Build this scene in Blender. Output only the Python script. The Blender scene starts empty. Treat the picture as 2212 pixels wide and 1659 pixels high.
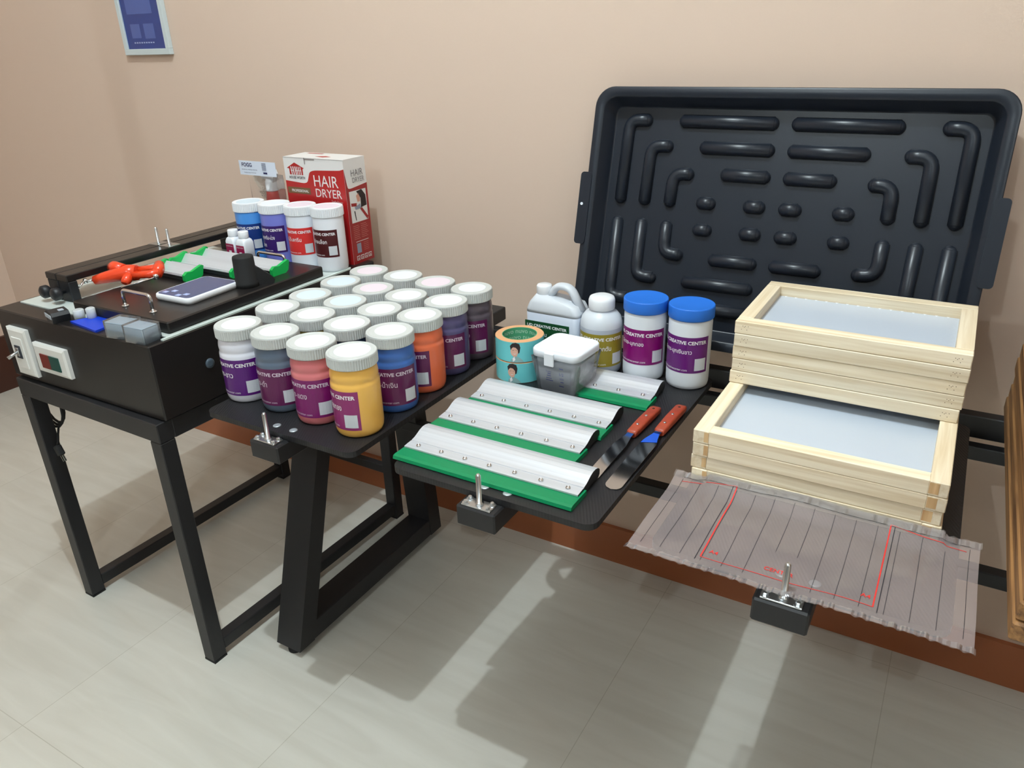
import bpy, bmesh, math, random
from mathutils import Vector, Matrix
PI = math.pi
random.seed(7)
SC = bpy.context.scene
COL = SC.collection
R = math.radians

# ------------------------------------------------------------------ materials
def srgb(c):
    return tuple(((v/12.92) if v <= .04045 else ((v+.055)/1.055)**2.4) for v in (x/255 for x in c))
MATS = {}
def mat(name, rgb, rough=.5, metal=0., coat=0., bump=0., bscale=200., spec=.5, trans=0., ior=1.45, alpha=1., sss=0., var=0., vscale=8., lin=False, stretch=None):
    if name in MATS: return MATS[name]
    m = bpy.data.materials.new(name); m.use_nodes = True
    nt = m.node_tree; b = nt.nodes['Principled BSDF']
    c = rgb if lin else srgb(rgb)
    b.inputs['Base Color'].default_value = (*c, 1)
    b.inputs['Roughness'].default_value = rough
    b.inputs['Metallic'].default_value = metal
    b.inputs['Coat Weight'].default_value = coat
    b.inputs['Specular IOR Level'].default_value = spec
    b.inputs['Transmission Weight'].default_value = trans
    b.inputs['IOR'].default_value = ior
    b.inputs['Alpha'].default_value = alpha
    if sss:
        b.inputs['Subsurface Weight'].default_value = sss
        b.inputs['Subsurface Radius'].default_value = (.01, .01, .01)
    tc = None
    if bump or var:
        tc = nt.nodes.new('ShaderNodeTexCoord'); src = tc.outputs['Object']
        if stretch:
            mp = nt.nodes.new('ShaderNodeMapping'); mp.inputs['Scale'].default_value = stretch
            nt.links.new(src, mp.inputs['Vector']); src = mp.outputs['Vector']
    if bump:
        n = nt.nodes.new('ShaderNodeTexNoise'); n.inputs['Scale'].default_value = bscale; n.inputs['Detail'].default_value = 3
        bp = nt.nodes.new('ShaderNodeBump'); bp.inputs['Strength'].default_value = bump; bp.inputs['Distance'].default_value = .0003
        nt.links.new(src, n.inputs['Vector']); nt.links.new(n.outputs['Fac'], bp.inputs['Height'])
        nt.links.new(bp.outputs['Normal'], b.inputs['Normal'])
    if var:
        n = nt.nodes.new('ShaderNodeTexNoise'); n.inputs['Scale'].default_value = vscale; n.inputs['Detail'].default_value = 4
        rp = nt.nodes.new('ShaderNodeValToRGB')
        rp.color_ramp.elements[0].position = .3; rp.color_ramp.elements[1].position = .7
        rp.color_ramp.elements[0].color = (*[v*(1-var) for v in c], 1)
        rp.color_ramp.elements[1].color = (*[min(1, v*(1+var)) for v in c], 1)
        nt.links.new(src, n.inputs['Vector']); nt.links.new(n.outputs['Fac'], rp.inputs['Fac'])
        nt.links.new(rp.outputs['Color'], b.inputs['Base Color'])
    MATS[name] = m
    return m

def wood(name, light, dark, axis, scale=1., rough=.55, knots=False):
    if name in MATS: return MATS[name]
    m = bpy.data.materials.new(name); m.use_nodes = True
    nt = m.node_tree; b = nt.nodes['Principled BSDF']; N = nt.nodes; L = nt.links
    tc = N.new('ShaderNodeTexCoord'); oi = N.new('ShaderNodeObjectInfo')
    ad = N.new('ShaderNodeVectorMath'); ad.operation = 'MULTIPLY_ADD'
    cb = N.new('ShaderNodeCombineXYZ')
    for k in range(3): L.new(oi.outputs['Random'], cb.inputs[k])
    ad.inputs[1].default_value = (3.7, 2.9, 5.3)
    L.new(cb.outputs[0], ad.inputs[0]); L.new(tc.outputs['Object'], ad.inputs[2])
    mp = N.new('ShaderNodeMapping')
    s = [60*scale]*3; s[axis] = 2.2*scale
    mp.inputs['Scale'].default_value = s
    L.new(ad.outputs[0], mp.inputs['Vector'])
    n = N.new('ShaderNodeTexNoise'); n.inputs['Scale'].default_value = 1.6; n.inputs['Detail'].default_value = 5; n.inputs['Distortion'].default_value = .5
    L.new(mp.outputs[0], n.inputs['Vector'])
    rp = N.new('ShaderNodeValToRGB'); e = rp.color_ramp.elements
    e[0].position = .32; e[0].color = (*srgb(dark), 1); e[1].position = .62; e[1].color = (*srgb(light), 1)
    L.new(n.outputs['Fac'], rp.inputs['Fac'])
    hv = N.new('ShaderNodeHueSaturation')
    mr = N.new('ShaderNodeMapRange'); mr.inputs['To Min'].default_value = .9; mr.inputs['To Max'].default_value = 1.08
    L.new(oi.outputs['Random'], mr.inputs['Value']); L.new(mr.outputs[0], hv.inputs['Value'])
    L.new(rp.outputs['Color'], hv.inputs['Color']); L.new(hv.outputs['Color'], b.inputs['Base Color'])
    bp = N.new('ShaderNodeBump'); bp.inputs['Strength'].default_value = .15; bp.inputs['Distance'].default_value = .001
    L.new(n.outputs['Fac'], bp.inputs['Height']); L.new(bp.outputs['Normal'], b.inputs['Normal'])
    b.inputs['Roughness'].default_value = rough
    MATS[name] = m
    return m

def film(name, tint, opac, rough, gloss=.5, bump=0., bscale=30.):
    """thin clear plastic: transparent + haze + gloss"""
    if name in MATS: return MATS[name]
    m = bpy.data.materials.new(name); m.use_nodes = True
    nt = m.node_tree; N = nt.nodes; L = nt.links
    N.remove(N['Principled BSDF']); out = N['Material Output']
    tr = N.new('ShaderNodeBsdfTransparent'); df = N.new('ShaderNodeBsdfDiffuse'); gl = N.new('ShaderNodeBsdfGlossy')
    df.inputs['Color'].default_value = (*srgb(tint), 1); gl.inputs['Roughness'].default_value = rough
    m1 = N.new('ShaderNodeMixShader'); m1.inputs[0].default_value = opac
    L.new(tr.outputs[0], m1.inputs[1]); L.new(df.outputs[0], m1.inputs[2])
    fr = N.new('ShaderNodeFresnel'); fr.inputs['IOR'].default_value = 1.5
    mm = N.new('ShaderNodeMath'); mm.operation = 'MULTIPLY'; mm.inputs[1].default_value = gloss*2
    mm.use_clamp = True
    L.new(fr.outputs[0], mm.inputs[0])
    m2 = N.new('ShaderNodeMixShader'); L.new(mm.outputs[0], m2.inputs[0])
    L.new(m1.outputs[0], m2.inputs[1]); L.new(gl.outputs[0], m2.inputs[2]); L.new(m2.outputs[0], out.inputs['Surface'])
    if bump:
        tc = N.new('ShaderNodeTexCoord'); n = N.new('ShaderNodeTexNoise'); n.inputs['Scale'].default_value = bscale; n.inputs['Detail'].default_value = 4
        bp = N.new('ShaderNodeBump'); bp.inputs['Strength'].default_value = bump; bp.inputs['Distance'].default_value = .01
        L.new(tc.outputs['Object'], n.inputs['Vector']); L.new(n.outputs['Fac'], bp.inputs['Height'])
        L.new(bp.outputs['Normal'], gl.inputs['Normal']); L.new(bp.outputs['Normal'], fr.inputs['Normal'])
    MATS[name] = m
    return m

# ------------------------------------------------------------------ mesh builder
_TXT = {}
def text_mesh(s, bold=0.):
    k = (s, bold)
    if k not in _TXT:
        cu = bpy.data.curves.new('t', 'FONT'); cu.body = s; cu.size = 1; cu.resolution_u = 3; cu.offset = bold
        o = bpy.data.objects.new('t', cu); COL.objects.link(o)
        dg = bpy.context.evaluated_depsgraph_get(); dg.update()
        me = bpy.data.meshes.new_from_object(o.evaluated_get(dg))
        vs = [tuple(v.co) for v in me.vertices]; fs = [tuple(p.vertices) for p in me.polygons]
        bpy.data.objects.remove(o); bpy.data.curves.remove(cu); bpy.data.meshes.remove(me)
        if vs:
            x0 = min(v[0] for v in vs); x1 = max(v[0] for v in vs); y0 = min(v[1] for v in vs); y1 = max(v[1] for v in vs)
        else: x0 = y0 = 0; x1 = y1 = 1
        _TXT[k] = ([(v[0]-x0, v[1]-y0) for v in vs], fs, x1-x0, y1-y0)
    return _TXT[k]

class MB:
    def __init__(s): s.v = []; s.f = []; s.m = []; s.sm = []
    def add(s, vs, fs, mi=0, smooth=False):
        o = len(s.v); s.v += [tuple(v) for v in vs]
        for f in fs: s.f.append(tuple(i+o for i in f)); s.m.append(mi); s.sm.append(smooth)
        return s
    def box(s, x0, x1, y0, y1, z0, z1, mi=0, b=0., M=None):
        if b > 0:
            # chamfered box
            vs = []; 
            import itertools
            X = (x0, x1); Y = (y0, y1); Z = (z0, z1); idx = {}
            for i, j, k in itertools.product((0, 1), repeat=3):
                for a in range(3):
                    p = [X[i], Y[j], Z[k]]
                    for c in range(3):
                        if c != a: p[c] += b*(1 if (i, j, k)[c] == 0 else -1)
                    idx[(i, j, k, a)] = len(vs); vs.append(p)
            fs = []
            for a in range(3):
                o = [c for c in range(3) if c != a]
                for sgn in (0, 1):
                    q = []
                    for (u, w) in ((0, 0), (1, 0), (1, 1), (0, 1)):
                        t = [0, 0, 0]; t[a] = sgn; t[o[0]] = u; t[o[1]] = w; q.append(idx[(*t, a)])
                    flip = (sgn == 0) ^ (a == 1)
                    fs.append(tuple(reversed(q)) if flip else tuple(q))
                for (u, w) in ((0, 0), (1, 0), (1, 1), (0, 1)):
                    t0 = [0, 0, 0]; t0[o[0]] = u; t0[o[1]] = w; t1 = list(t0); t1[a] = 1
                    fs.append((idx[(*t0, o[0])], idx[(*t1, o[0])], idx[(*t1, o[1])], idx[(*t0, o[1])]))
            for i, j, k in itertools.product((0, 1), repeat=3):
                fs.append((idx[(i, j, k, 0)], idx[(i, j, k, 1)], idx[(i, j, k, 2)]))
        else:
            vs = [(x, y, z) for x in (x0, x1) for y in (y0, y1) for z in (z0, z1)]
            fs = [(0, 1, 3, 2), (4, 6, 7, 5), (0, 4, 5, 1), (2, 3, 7, 6), (0, 2, 6, 4), (1, 5, 7, 3)]
        if M: vs = [tuple(M @ Vector(v)) for v in vs]
        return s.add(vs, fs, mi)
    def lathe(s, prof, seg=40, mi=0, c=(0, 0), M=None, ribs=0, ribamp=0, smooth=True, cap0=True, cap1=True, a0=0., a1=2*PI):
        """prof: list of (r,z[,mi][,ribbed])"""
        vs = []; fs = []; n = len(prof); full = abs(a1-a0-2*PI) < 1e-6
        cols = seg if full else seg+1
        mis = []
        for p in prof:
            for k in range(cols):
                a = a0+(a1-a0)*k/seg; r = p[0]
                if ribs and len(p) > 3 and p[3]: r -= ribamp*(k % 2)
                vs.append((c[0]+r*math.cos(a), c[1]+r*math.sin(a), p[1]))
        base = len(s.v)
        if M: vs = [tuple(M @ Vector(v)) for v in vs]
        s.v += vs
        for i in range(n-1):
            mm = prof[i][2] if len(prof[i]) > 2 and prof[i][2] is not None else mi
            for k in range(seg if full else seg):
                k2 = (k+1) % cols
                s.f.append((base+i*cols+k, base+i*cols+k2, base+(i+1)*cols+k2, base+(i+1)*cols+k)); s.m.append(mm); s.sm.append(smooth)
        if full:
            if cap0 and prof[0][0] > 1e-6:
                s.f.append(tuple(base+k for k in reversed(range(cols)))); s.m.append(mi); s.sm.append(False)
            if cap1 and prof[-1][0] > 1e-6:
                s.f.append(tuple(base+(n-1)*cols+k for k in range(cols))); s.m.append(prof[-1][2] if len(prof[-1]) > 2 and prof[-1][2] is not None else mi); s.sm.append(False)
        return s
    def tube(s, pts, r, seg=8, mi=0, closed=False, caps=True):
        pts = [Vector(p) for p in pts]; n = len(pts); base = len(s.v)
        rr = r if isinstance(r, (list, tuple)) else [r]*n
        up = None
        for i, p in enumerate(pts):
            if closed: d = pts[(i+1) % n]-pts[i-1]
            else: d = pts[min(i+1, n-1)]-pts[max(i-1, 0)]
            d.normalize()
            if up is None:
                up = Vector((0, 0, 1)) if abs(d.z) < .9 else Vector((1, 0, 0))
            a = d.cross(up); a.normalize(); b = a.cross(d); b.normalize(); up = b
            for k in range(seg):
                t = 2*PI*k/seg; s.v.append(tuple(p+(a*math.cos(t)+b*math.sin(t))*rr[i]))
        for i in range(n if closed else n-1):
            j = (i+1) % n
            for k in range(seg):
                k2 = (k+1) % seg
                s.f.append((base+i*seg+k, base+i*seg+k2, base+j*seg+k2, base+j*seg+k)); s.m.append(mi); s.sm.append(True)
        if caps and not closed:
            s.f.append(tuple(base+k for k in reversed(range(seg)))); s.m.append(mi); s.sm.append(False)
            s.f.append(tuple(base+(n-1)*seg+k for k in range(seg))); s.m.append(mi); s.sm.append(False)
        return s
    def prism(s, poly, axis, a, b, mi=0, smooth=False, M=None, mcap=None):
        """poly list of 2d pts in the plane normal to axis; extruded a..b"""
        def P(u, w, t):
            return {0: (t, u, w), 1: (u, t, w), 2: (u, w, t)}[axis]
        n = len(poly); vs = [P(*p, a) for p in poly]+[P(*p, b) for p in poly]
        if M: vs = [tuple(M @ Vector(v)) for v in vs]
        base = len(s.v); s.v += vs
        for k in range(n):
            k2 = (k+1) % n; s.f.append((base+k, base+k2, base+n+k2, base+n+k)); s.m.append(mi); s.sm.append(smooth)
        mc = mi if mcap is None else mcap
        s.f.append(tuple(base+k for k in reversed(range(n)))); s.m.append(mc); s.sm.append(False)
        s.f.append(tuple(base+n+k for k in range(n))); s.m.append(mc); s.sm.append(False)
        return s
    def loft(s, rings, mi=0, smooth=True, cap=True):
        base = len(s.v); n = len(rings[0])
        for r in rings: s.v += [tuple(p) for p in r]
        for i in range(len(rings)-1):
            for k in range(n):
                k2 = (k+1) % n
                s.f.append((base+i*n+k, base+i*n+k2, base+(i+1)*n+k2, base+(i+1)*n+k)); s.m.append(mi); s.sm.append(smooth)
        if cap:
            s.f.append(tuple(base+k for k in reversed(range(n)))); s.m.append(mi); s.sm.append(False)
            s.f.append(tuple(base+(len(rings)-1)*n+k for k in range(n))); s.m.append(mi); s.sm.append(False)
        return s
    def flat(s, poly, F, mi=0, sub=None):
        """polygon in (u,v) mapped by F(u,v)->xyz"""
        return s.add([F(*p) for p in poly], [tuple(range(len(poly)))], mi)
    def rect(s, u0, u1, v0, v1, F, mi=0, nu=1, nv=1):
        vs = []; fs = []
        for j in range(nv+1):
            for i in range(nu+1): vs.append(F(u0+(u1-u0)*i/nu, v0+(v1-v0)*j/nv))
        for j in range(nv):
            for i in range(nu): a = j*(nu+1)+i; fs.append((a, a+1, a+nu+2, a+nu+1))
        return s.add(vs, fs, mi)
    def text(s, st, u, v, h, F, mi=1, bold=0., w=None, align='L'):
        """text, lower-left at (u,v), height h (or width w)"""
        vs, fs, tw, th = text_mesh(st, bold)
        if not vs: return s
        sc = h/th if h else w/tw; sx = (w/tw) if w else sc
        if align == 'R': u -= tw*sx
        if align == 'C': u -= tw*sx/2
        return s.add([F(u+p[0]*sx, v+p[1]*sc) for p in vs], fs, mi)
    def build(s, name, mats, parent=None, loc=None, rz=0., smooth=None):
        me = bpy.data.meshes.new(name); me.from_pydata(s.v, [], s.f)
        if not isinstance(mats, (list, tuple)): mats = [mats]
        for m in mats: me.materials.append(m)
        for p, mi, sm in zip(me.polygons, s.m, s.sm): p.material_index = mi; p.use_smooth = sm
        me.update(); fix_closed(me)
        o = bpy.data.objects.new(name, me); COL.objects.link(o)
        if parent: o.parent = parent
        if loc is not None: o.location = loc
        if rz: o.rotation_euler = (0, 0, rz)
        return o

def fix_closed(me):
    """outward normals on every closed shell; open sheets keep their winding"""
    bm = bmesh.new(); bm.from_mesh(me); bm.faces.ensure_lookup_table(); seen = set(); good = []
    for f in bm.faces:
        if f.index in seen: continue
        st_ = [f]; seen.add(f.index); isl = []; closed = True
        while st_:
            g = st_.pop(); isl.append(g)
            for e in g.edges:
                if len(e.link_faces) != 2: closed = False
                for h in e.link_faces:
                    if h.index not in seen: seen.add(h.index); st_.append(h)
        if closed or len(isl) > 60: good += isl
    if good: bmesh.ops.recalc_face_normals(bm, faces=good); bm.to_mesh(me)
    bm.free()

def thing(name, label, cat, loc=(0, 0, 0), rz=0., group=None):
    o = bpy.data.objects.new(name, None); COL.objects.link(o)
    o.location = loc; o.rotation_euler = (0, 0, rz); o.empty_display_size = .02
    o['label'] = label; o['category'] = cat
    if group: o['group'] = group
    return o
def tag(o, label, cat, group=None):
    o['label'] = label; o['category'] = cat
    if group: o['group'] = group
    return o
def copy_tree(o, parent=None):
    c = o.copy(); COL.objects.link(c)
    if parent: c.parent = parent
    for ch in list(o.children): copy_tree(ch, c)
    return c
def struct(o): o['kind'] = 'structure'; return o
def rrect(x0, x1, y0, y1, r, n=5):
    P = []
    for cx, cy, a in ((x1-r, y0+r, -90), (x1-r, y1-r, 0), (x0+r, y1-r, 90), (x0+r, y0+r, 180)):
        for k in range(n+1):
            t = R(a+90*k/n); P.append((cx+r*math.cos(t), cy+r*math.sin(t)))
    return P
def arcpath(corners, r, n=6):
    """polyline with rounded corners (3d)"""
    P = [Vector(corners[0])]
    for i in range(1, len(corners)-1):
        a, b, c = (Vector(corners[i+k]) for k in (-1, 0, 1))
        d1 = (a-b).normalized(); d2 = (c-b).normalized(); p1 = b+d1*r; p2 = b+d2*r
        for k in range(n+1):
            t = k/n; P.append(p1*(1-t)**2+b*2*t*(1-t)+p2*t*t)
    P.append(Vector(corners[-1]))
    return P

# palette
BLACK = mat('black_powder_coat', (34, 34, 36), .42, bump=.12, bscale=900, spec=.45)
BLACKSAT = mat('black_satin_board', (27, 25, 25), .3, spec=.5, bump=.04, bscale=500)
BLACKPL = mat('black_plastic', (30, 32, 36), .45, spec=.5, bump=.1, bscale=700)
TRAYM = mat('black_moulded_plastic', (30, 35, 44), .34, spec=.5, bump=.1, bscale=900)
RUBBER = mat('black_rubber', (28, 28, 29), .75, bump=.2, bscale=500)
STEEL = mat('zinc_steel', (205, 208, 210), .28, metal=1., bump=.05, bscale=300)
CHROME = mat('chrome', (220, 220, 220), .12, metal=1.)
ALU = mat('brushed_aluminium', (206, 209, 215), .34, metal=.35, bump=.08, bscale=300, stretch=(.1, 8, 8), var=.05, vscale=20)
GREENPU = mat('green_squeegee_rubber', (0, 128, 80), .35, spec=.5)
GREENCAP = mat('green_plastic_cap', (20, 178, 84), .4)
WHITEPL = mat('white_plastic', (232, 234, 238), .35, spec=.5)
WHITEJAR = mat('white_jar_plastic', (228, 232, 238), .4)
PAPERW = mat('white_sticker', (226, 231, 240), .6)
LIDGREY = mat('milky_lid_plastic', (196, 199, 197), .42)
WALLM = mat('peach_plaster', (212, 189, 172), .92, bump=1., bscale=120, spec=.2)
CEILM = mat('white_ceiling_paint', (240, 238, 234), .9)
TRIMM = mat('terracotta_skirting_tile', (164, 98, 62), .35)
BLUELID = mat('blue_screw_lid', (38, 112, 212), .45)
LETTER = mat('white_print', (240, 238, 240), .5)

# floor tiles
def floor_mat():
    m = bpy.data.materials.new('glossy_cream_floor_tile'); m.use_nodes = True
    nt = m.node_tree; N = nt.nodes; L = nt.links; b = N['Principled BSDF']
    tc = N.new('ShaderNodeTexCoord'); mp = N.new('ShaderNodeMapping'); mp.inputs['Location'].default_value = (.55, -.55, 0)
    L.new(tc.outputs['Object'], mp.inputs['Vector'])
    br = N.new('ShaderNodeTexBrick'); br.offset = 0; br.inputs['Scale'].default_value = 1
    br.inputs['Brick Width'].default_value = .6; br.inputs['Row Height'].default_value = 1.2
    br.inputs['Mortar Size'].default_value = .0012; br.inputs['Mortar Smooth'].default_value = .3
    br.inputs['Color1'].default_value = (1, 1, 1, 1); br.inputs['Color2'].default_value = (.97, .97, .97, 1)
    br.inputs['Mortar'].default_value = (.78, .77, .74, 1)
    L.new(mp.outputs[0], br.inputs['Vector'])
    m2 = N.new('ShaderNodeMapping'); m2.inputs['Scale'].default_value = (1.2, 9, 1); m2.inputs['Rotation'].default_value = (0, 0, R(14))
    L.new(tc.outputs['Object'], m2.inputs['Vector'])
    n = N.new('ShaderNodeTexNoise'); n.inputs['Scale'].default_value = 2.2; n.inputs['Detail'].default_value = 6; n.inputs['Distortion'].default_value = .8
    L.new(m2.outputs[0], n.inputs['Vector'])
    rp = N.new('ShaderNodeValToRGB'); e = rp.color_ramp.elements
    e[0].position = .3; e[0].color = (*srgb((199, 195, 184)), 1); e[1].position = .7; e[1].color = (*srgb((209, 206, 196)), 1)
    L.new(n.outputs['Fac'], rp.inputs['Fac'])
    mx = N.new('ShaderNodeMix'); mx.data_type = 'RGBA'; mx.blend_type = 'MULTIPLY'; mx.inputs[0].default_value = 1
    L.new(rp.outputs['Color'], mx.inputs[6]); L.new(br.outputs['Color'], mx.inputs[7]); L.new(mx.outputs[2], b.inputs['Base Color'])
    b.inputs['Roughness'].default_value = .22; b.inputs['Specular IOR Level'].default_value = .45
    return m

# ------------------------------------------------------------------ room
WY = 1.825
def slab(name, x0, x1, y0, y1, z0, z1, m): return struct(MB().box(x0, x1, y0, y1, z0, z1).build(name, m))
slab('floor', -4.3, 3.6, -4.4, WY+.3, -.1, 0, floor_mat())
slab('wall_back', -4.3, 3.6, WY, WY+.12, 0, 3.75, WALLM)
slab('wall_left', -3.97, -3.85, -4.4, WY, 0, 3.75, WALLM)
DIMW = mat('taupe_plaster', (206, 190, 176), .92)
slab('wall_right', 3.4, 3.52, -4.4, WY, 0, 3.75, DIMW)
slab('wall_front', -3.97, 3.52, -4.4, -4.28, 0, 3.75, mat('grey_shutter_paint', (120, 116, 112), .6))
slab('ceiling', -4.1, 3.6, -4.4, WY+.12, 3.75, 3.85, CEILM)
slab('baseboard_back', -3.85, 3.4, WY-.014, WY, 0, .125, TRIMM)
slab('baseboard_left', -3.85, -3.83, -4.28, WY-.014, 0, .26, mat('dark_brown_trim', (70, 40, 30), .5))

# ------------------------------------------------------------------ printing press table
ZP = .78
def seg_hex(mb, x, y, z, r=.007, h=.005, mi=0):
    mb.lathe([(r*1.5, z), (r*1.5, z+.0012)], 16, mi, (x, y)); mb.lathe([(r, z+.0012), (r, z+h), (r*.7, z+h+.0012)], 6, mi, (x, y), smooth=False)
press = thing('screen_printing_table', 'black steel four-station printing table whose platens carry the jars, squeegees and wooden frames', 'table', (0, 0, 0))
# carbon-look film on the platens
def platen_mat():
    m = bpy.data.materials.new('black_ribbed_platen_film'); m.use_nodes = True
    nt = m.node_tree; N = nt.nodes; L = nt.links; b = N['Principled BSDF']
    b.inputs['Base Color'].default_value = (*srgb((25, 25, 28)), 1); b.inputs['Roughness'].default_value = .45
    tc = N.new('ShaderNodeTexCoord'); mp = N.new('ShaderNodeMapping'); mp.inputs['Rotation'].default_value = (0, 0, R(-28))
    w = N.new('ShaderNodeTexWave'); w.inputs['Scale'].default_value = 60; w.inputs['Distortion'].default_value = .3
    L.new(tc.outputs['Object'], mp.inputs['Vector']); L.new(mp.outputs[0], w.inputs['Vector'])
    bp = N.new('ShaderNodeBump'); bp.inputs['Strength'].default_value = .35; bp.inputs['Distance'].default_value = .0006
    L.new(w.outputs['Fac'], bp.inputs['Height']); L.new(bp.outputs['Normal'], b.inputs['Normal'])
    return m
PLAT = platen_mat()
BOLTW = mat('pale_bolt_heads', (190, 200, 205), .35, metal=.6)
pcx = [-1.128+.5045*k for k in range(4)]
for k, cx in enumerate(pcx):
    mb = MB().prism(rrect(cx-.206, cx+.206, .935, 1.585, .022), 2, ZP-.012, ZP)
    p = mb.build('platen', PLAT, press)
    for dx in (-.012, .034):
        MB().lathe([(.0085, ZP), (.0085, ZP+.0008), (.006, ZP+.0016)], 20, 0, (cx+dx, .957)).build('bolt_head', BOLTW, p)
    MB().box(cx-.039, cx+.039, .903, 1.66, .727, ZP-.013, b=.003).build('platen_beam', BLACK, press)
    pin = MB().box(cx-.03, cx+.028, .907, .932, .767, .770, b=.0008)
    for dx in (-.0235, .0215):
        for dy in (.9125, .9265): seg_hex(pin, cx+dx, dy, .770, .0042, .0045)
    g = pin.build('pin_plate', STEEL, press)
    MB().lathe([(.0075, .770), (.0075, .7735), (.0046, .7745), (.0046, .826), (.0025, .8295)], 20, 0, (cx, .9195)).build('registration_pin', STEEL, g)
for cx in pcx:
    MB().box(cx-.0, cx+.078, 1.645, 1.73, .775, .812, b=.002).build('hinge_block', BLACK, press)
MB().box(-1.36, .72, 1.605, 1.637, .411, .444, b=.002).build('cross_rail', BLACK, press)
MB().box(-1.36, .72, 1.603, 1.630, .698, .727, b=.002).build('cross_rail', BLACK, press)
MB().box(-1.36, .72, 1.645, 1.675, .727, .775, b=.002).build('rear_rail', BLACK, press)
for x0 in (-1.389, .62):
    x1 = x0+.085
    # trapezoid leg frame (thickness in the y-z plane 50 mm)
    t = .05
    MB().prism([(1.040, .022), (1.096, .022), (1.300, .698), (1.252, .698)], 0, x0, x1).build('leg', BLACK, press)
    MB().prism([(1.690, .022), (1.635, .022), (1.590, .698), (1.640, .698)], 0, x0, x1).build('leg', BLACK, press)
    MB().box(x0+.0012, x1-.0012, 1.06, 1.665, .0222, .078, b=.002).build('foot_rail', BLACK, press)
    MB().box(x0+.0012, x1-.0012, 1.27, 1.63, .664, .6975, b=.002).build('top_rail', BLACK, press)
    for fy in (1.064, 1.64):
        MB().lathe([(.02, .0), (.02, .006), (.008, .008), (.008, .022)], 16, 0, ((x0+x1)/2, fy)).build('levelling_foot', RUBBER, press)

# ------------------------------------------------------------------ exposure unit on its stand
EL = (-1.4935, .9165, 0); ER = -.0152+.0
st = thing('steel_stand', 'black square-tube steel stand on the left carrying the exposure box', 'stand', EL, ER)
tw = .04
W0 = -.583
MB().box(W0, 0, 0, tw, .664, .714, b=.002).build('top_rail', BLACK, st)
MB().box(W0, 0, .77, .80, .664, .714, b=.002).build('top_rail', BLACK, st)
for x in (W0, -tw):
    MB().box(x, x+tw, tw, .77, .664, .714, b=.002).build('side_rail', BLACK, st)
    MB().box(x, x+tw, 0, tw, .006, .664, b=.002).build('leg', BLACK, st)
    MB().box(x, x+tw, .762, .80, .006, .664, b=.002).build('leg', BLACK, st)
    MB().box(x+.003, x+tw-.003, tw, .762, .02, .055, b=.002).build('foot_rail', BLACK, st)
    for y in (0, .762): MB().box(x, x+tw, y, y+(tw if y < .1 else .038), 0, .006).build('foot_cap', RUBBER, st)
MB().box(W0+tw, -tw, .766, .79, .168, .198, b=.002).build('stretcher', BLACK, st)

ex = thing('exposure_box', 'black light box with white switch and indicator plates on its front, on the left stand', 'light box', (0, 0, 0), 0)
eb = MB()
ZT = .90
eb.box(-2.092, -1.483, .936, 1.702, .716, ZT, b=.003)
eb.build('body', BLACKSAT, ex)
GLASS = mat('milky_glass_top', (205, 214, 210), .12, spec=.6)
MB().box(-2.075, -1.492, .992, 1.61, ZT, ZT+.003).build('glass_pane', GLASS, ex)
ST = mat('pale_edge_strip', (200, 212, 208), .3)
MB().box(-1.4915, -1.484, .975, 1.60, ZT, ZT+.004).build('edge_strip', ST, ex)
# switch plate (portrait), front face y = .936
PLW = mat('white_faceplate', (226, 226, 222), .4)
def plate(x0, x1, z0, z1, d=.012):
    y0 = .936-d; e = .007
    o = [(x0, .936, z0), (x1, .936, z0), (x1, .936, z1), (x0, .936, z1), (x0, y0+.003, z0), (x1, y0+.003, z0), (x1, y0+.003, z1), (x0, y0+.003, z1),
         (x0+e, y0, z0+e), (x1-e, y0, z0+e), (x1-e, y0, z1-e), (x0+e, y0, z1-e)]
    m = MB(); m.add(o, [(0, 1, 5, 4), (1, 2, 6, 5), (2, 3, 7, 6), (3, 0, 4, 7), (4, 5, 9, 8), (5, 6, 10, 9), (6, 7, 11, 10), (7, 4, 8, 11), (8, 9, 10, 11), (0, 3, 2, 1)])
    return m
sp = plate(-2.046, -1.963, .734, .862)
sp.box(-2.028, -1.984, .9215, .9245, .755, .838, b=.001)
s1 = sp.build('switch_plate', PLW, ex)
DK = mat('dark_recess', (50, 55, 66), .4)
MB().box(-2.020, -1.997, .9195, .9218, .783, .817).build('switch_recess', DK, s1)
MB().box(-2.0145, -2.0025, .917, .9197, .789, .812, b=.001).tube([(-2.0085, .918, .801), (-2.016, .895, .790)], [.0035, .0045], 10).build('toggle_lever', STEEL, s1)
s2 = plate(-1.943, -1.809, .760, .836).build('indicator_plate', PLW, ex)
MB().box(-1.915, -1.877, .9215, .9243, .775, .812).build('red_lamp', mat('dull_red_lamp', (118, 40, 34), .3), s2)
MB().box(-1.877, -1.838, .9215, .9243, .775, .812).build('green_lamp', mat('dull_green_lamp', (24, 74, 66), .3), s2)
# small pale socket on the right side
MB().lathe([(.012, 0), (.012, .003), (.006, .004)], 20, 0, (0, 0), M=Matrix.Translation((-1.483, 1.08, .808)) @ Matrix.Rotation(PI/2, 4, 'Y')).build('cable_gland', mat('grey_blue_gland', (70, 84, 96), .3), ex)

# vacuum lid board on the glass
bd = thing('pressure_board', 'thick black board with chrome handles lying on the glass of the light box', 'board', (0, 0, 0))
MB().box(-1.858, -1.500, 1.006, 1.508, ZT+.0032, .931, b=.003).build('board', BLACKSAT, bd)
for hy in (1.04, 1.462):
    y2 = hy; hz = .972 if hy < 1.2 else .962
    h = MB().tube(arcpath([(-1.697, y2, .931), (-1.697, y2, hz), (-1.594, y2, hz), (-1.594, y2, .931)], .012), .0042, 10)
    for hx in (-1.697, -1.594): h.lathe([(.0085, .931), (.0085, .934), (.005, .9355)], 16, 0, (hx, y2))
    h.build('handle', CHROME, bd)

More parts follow.
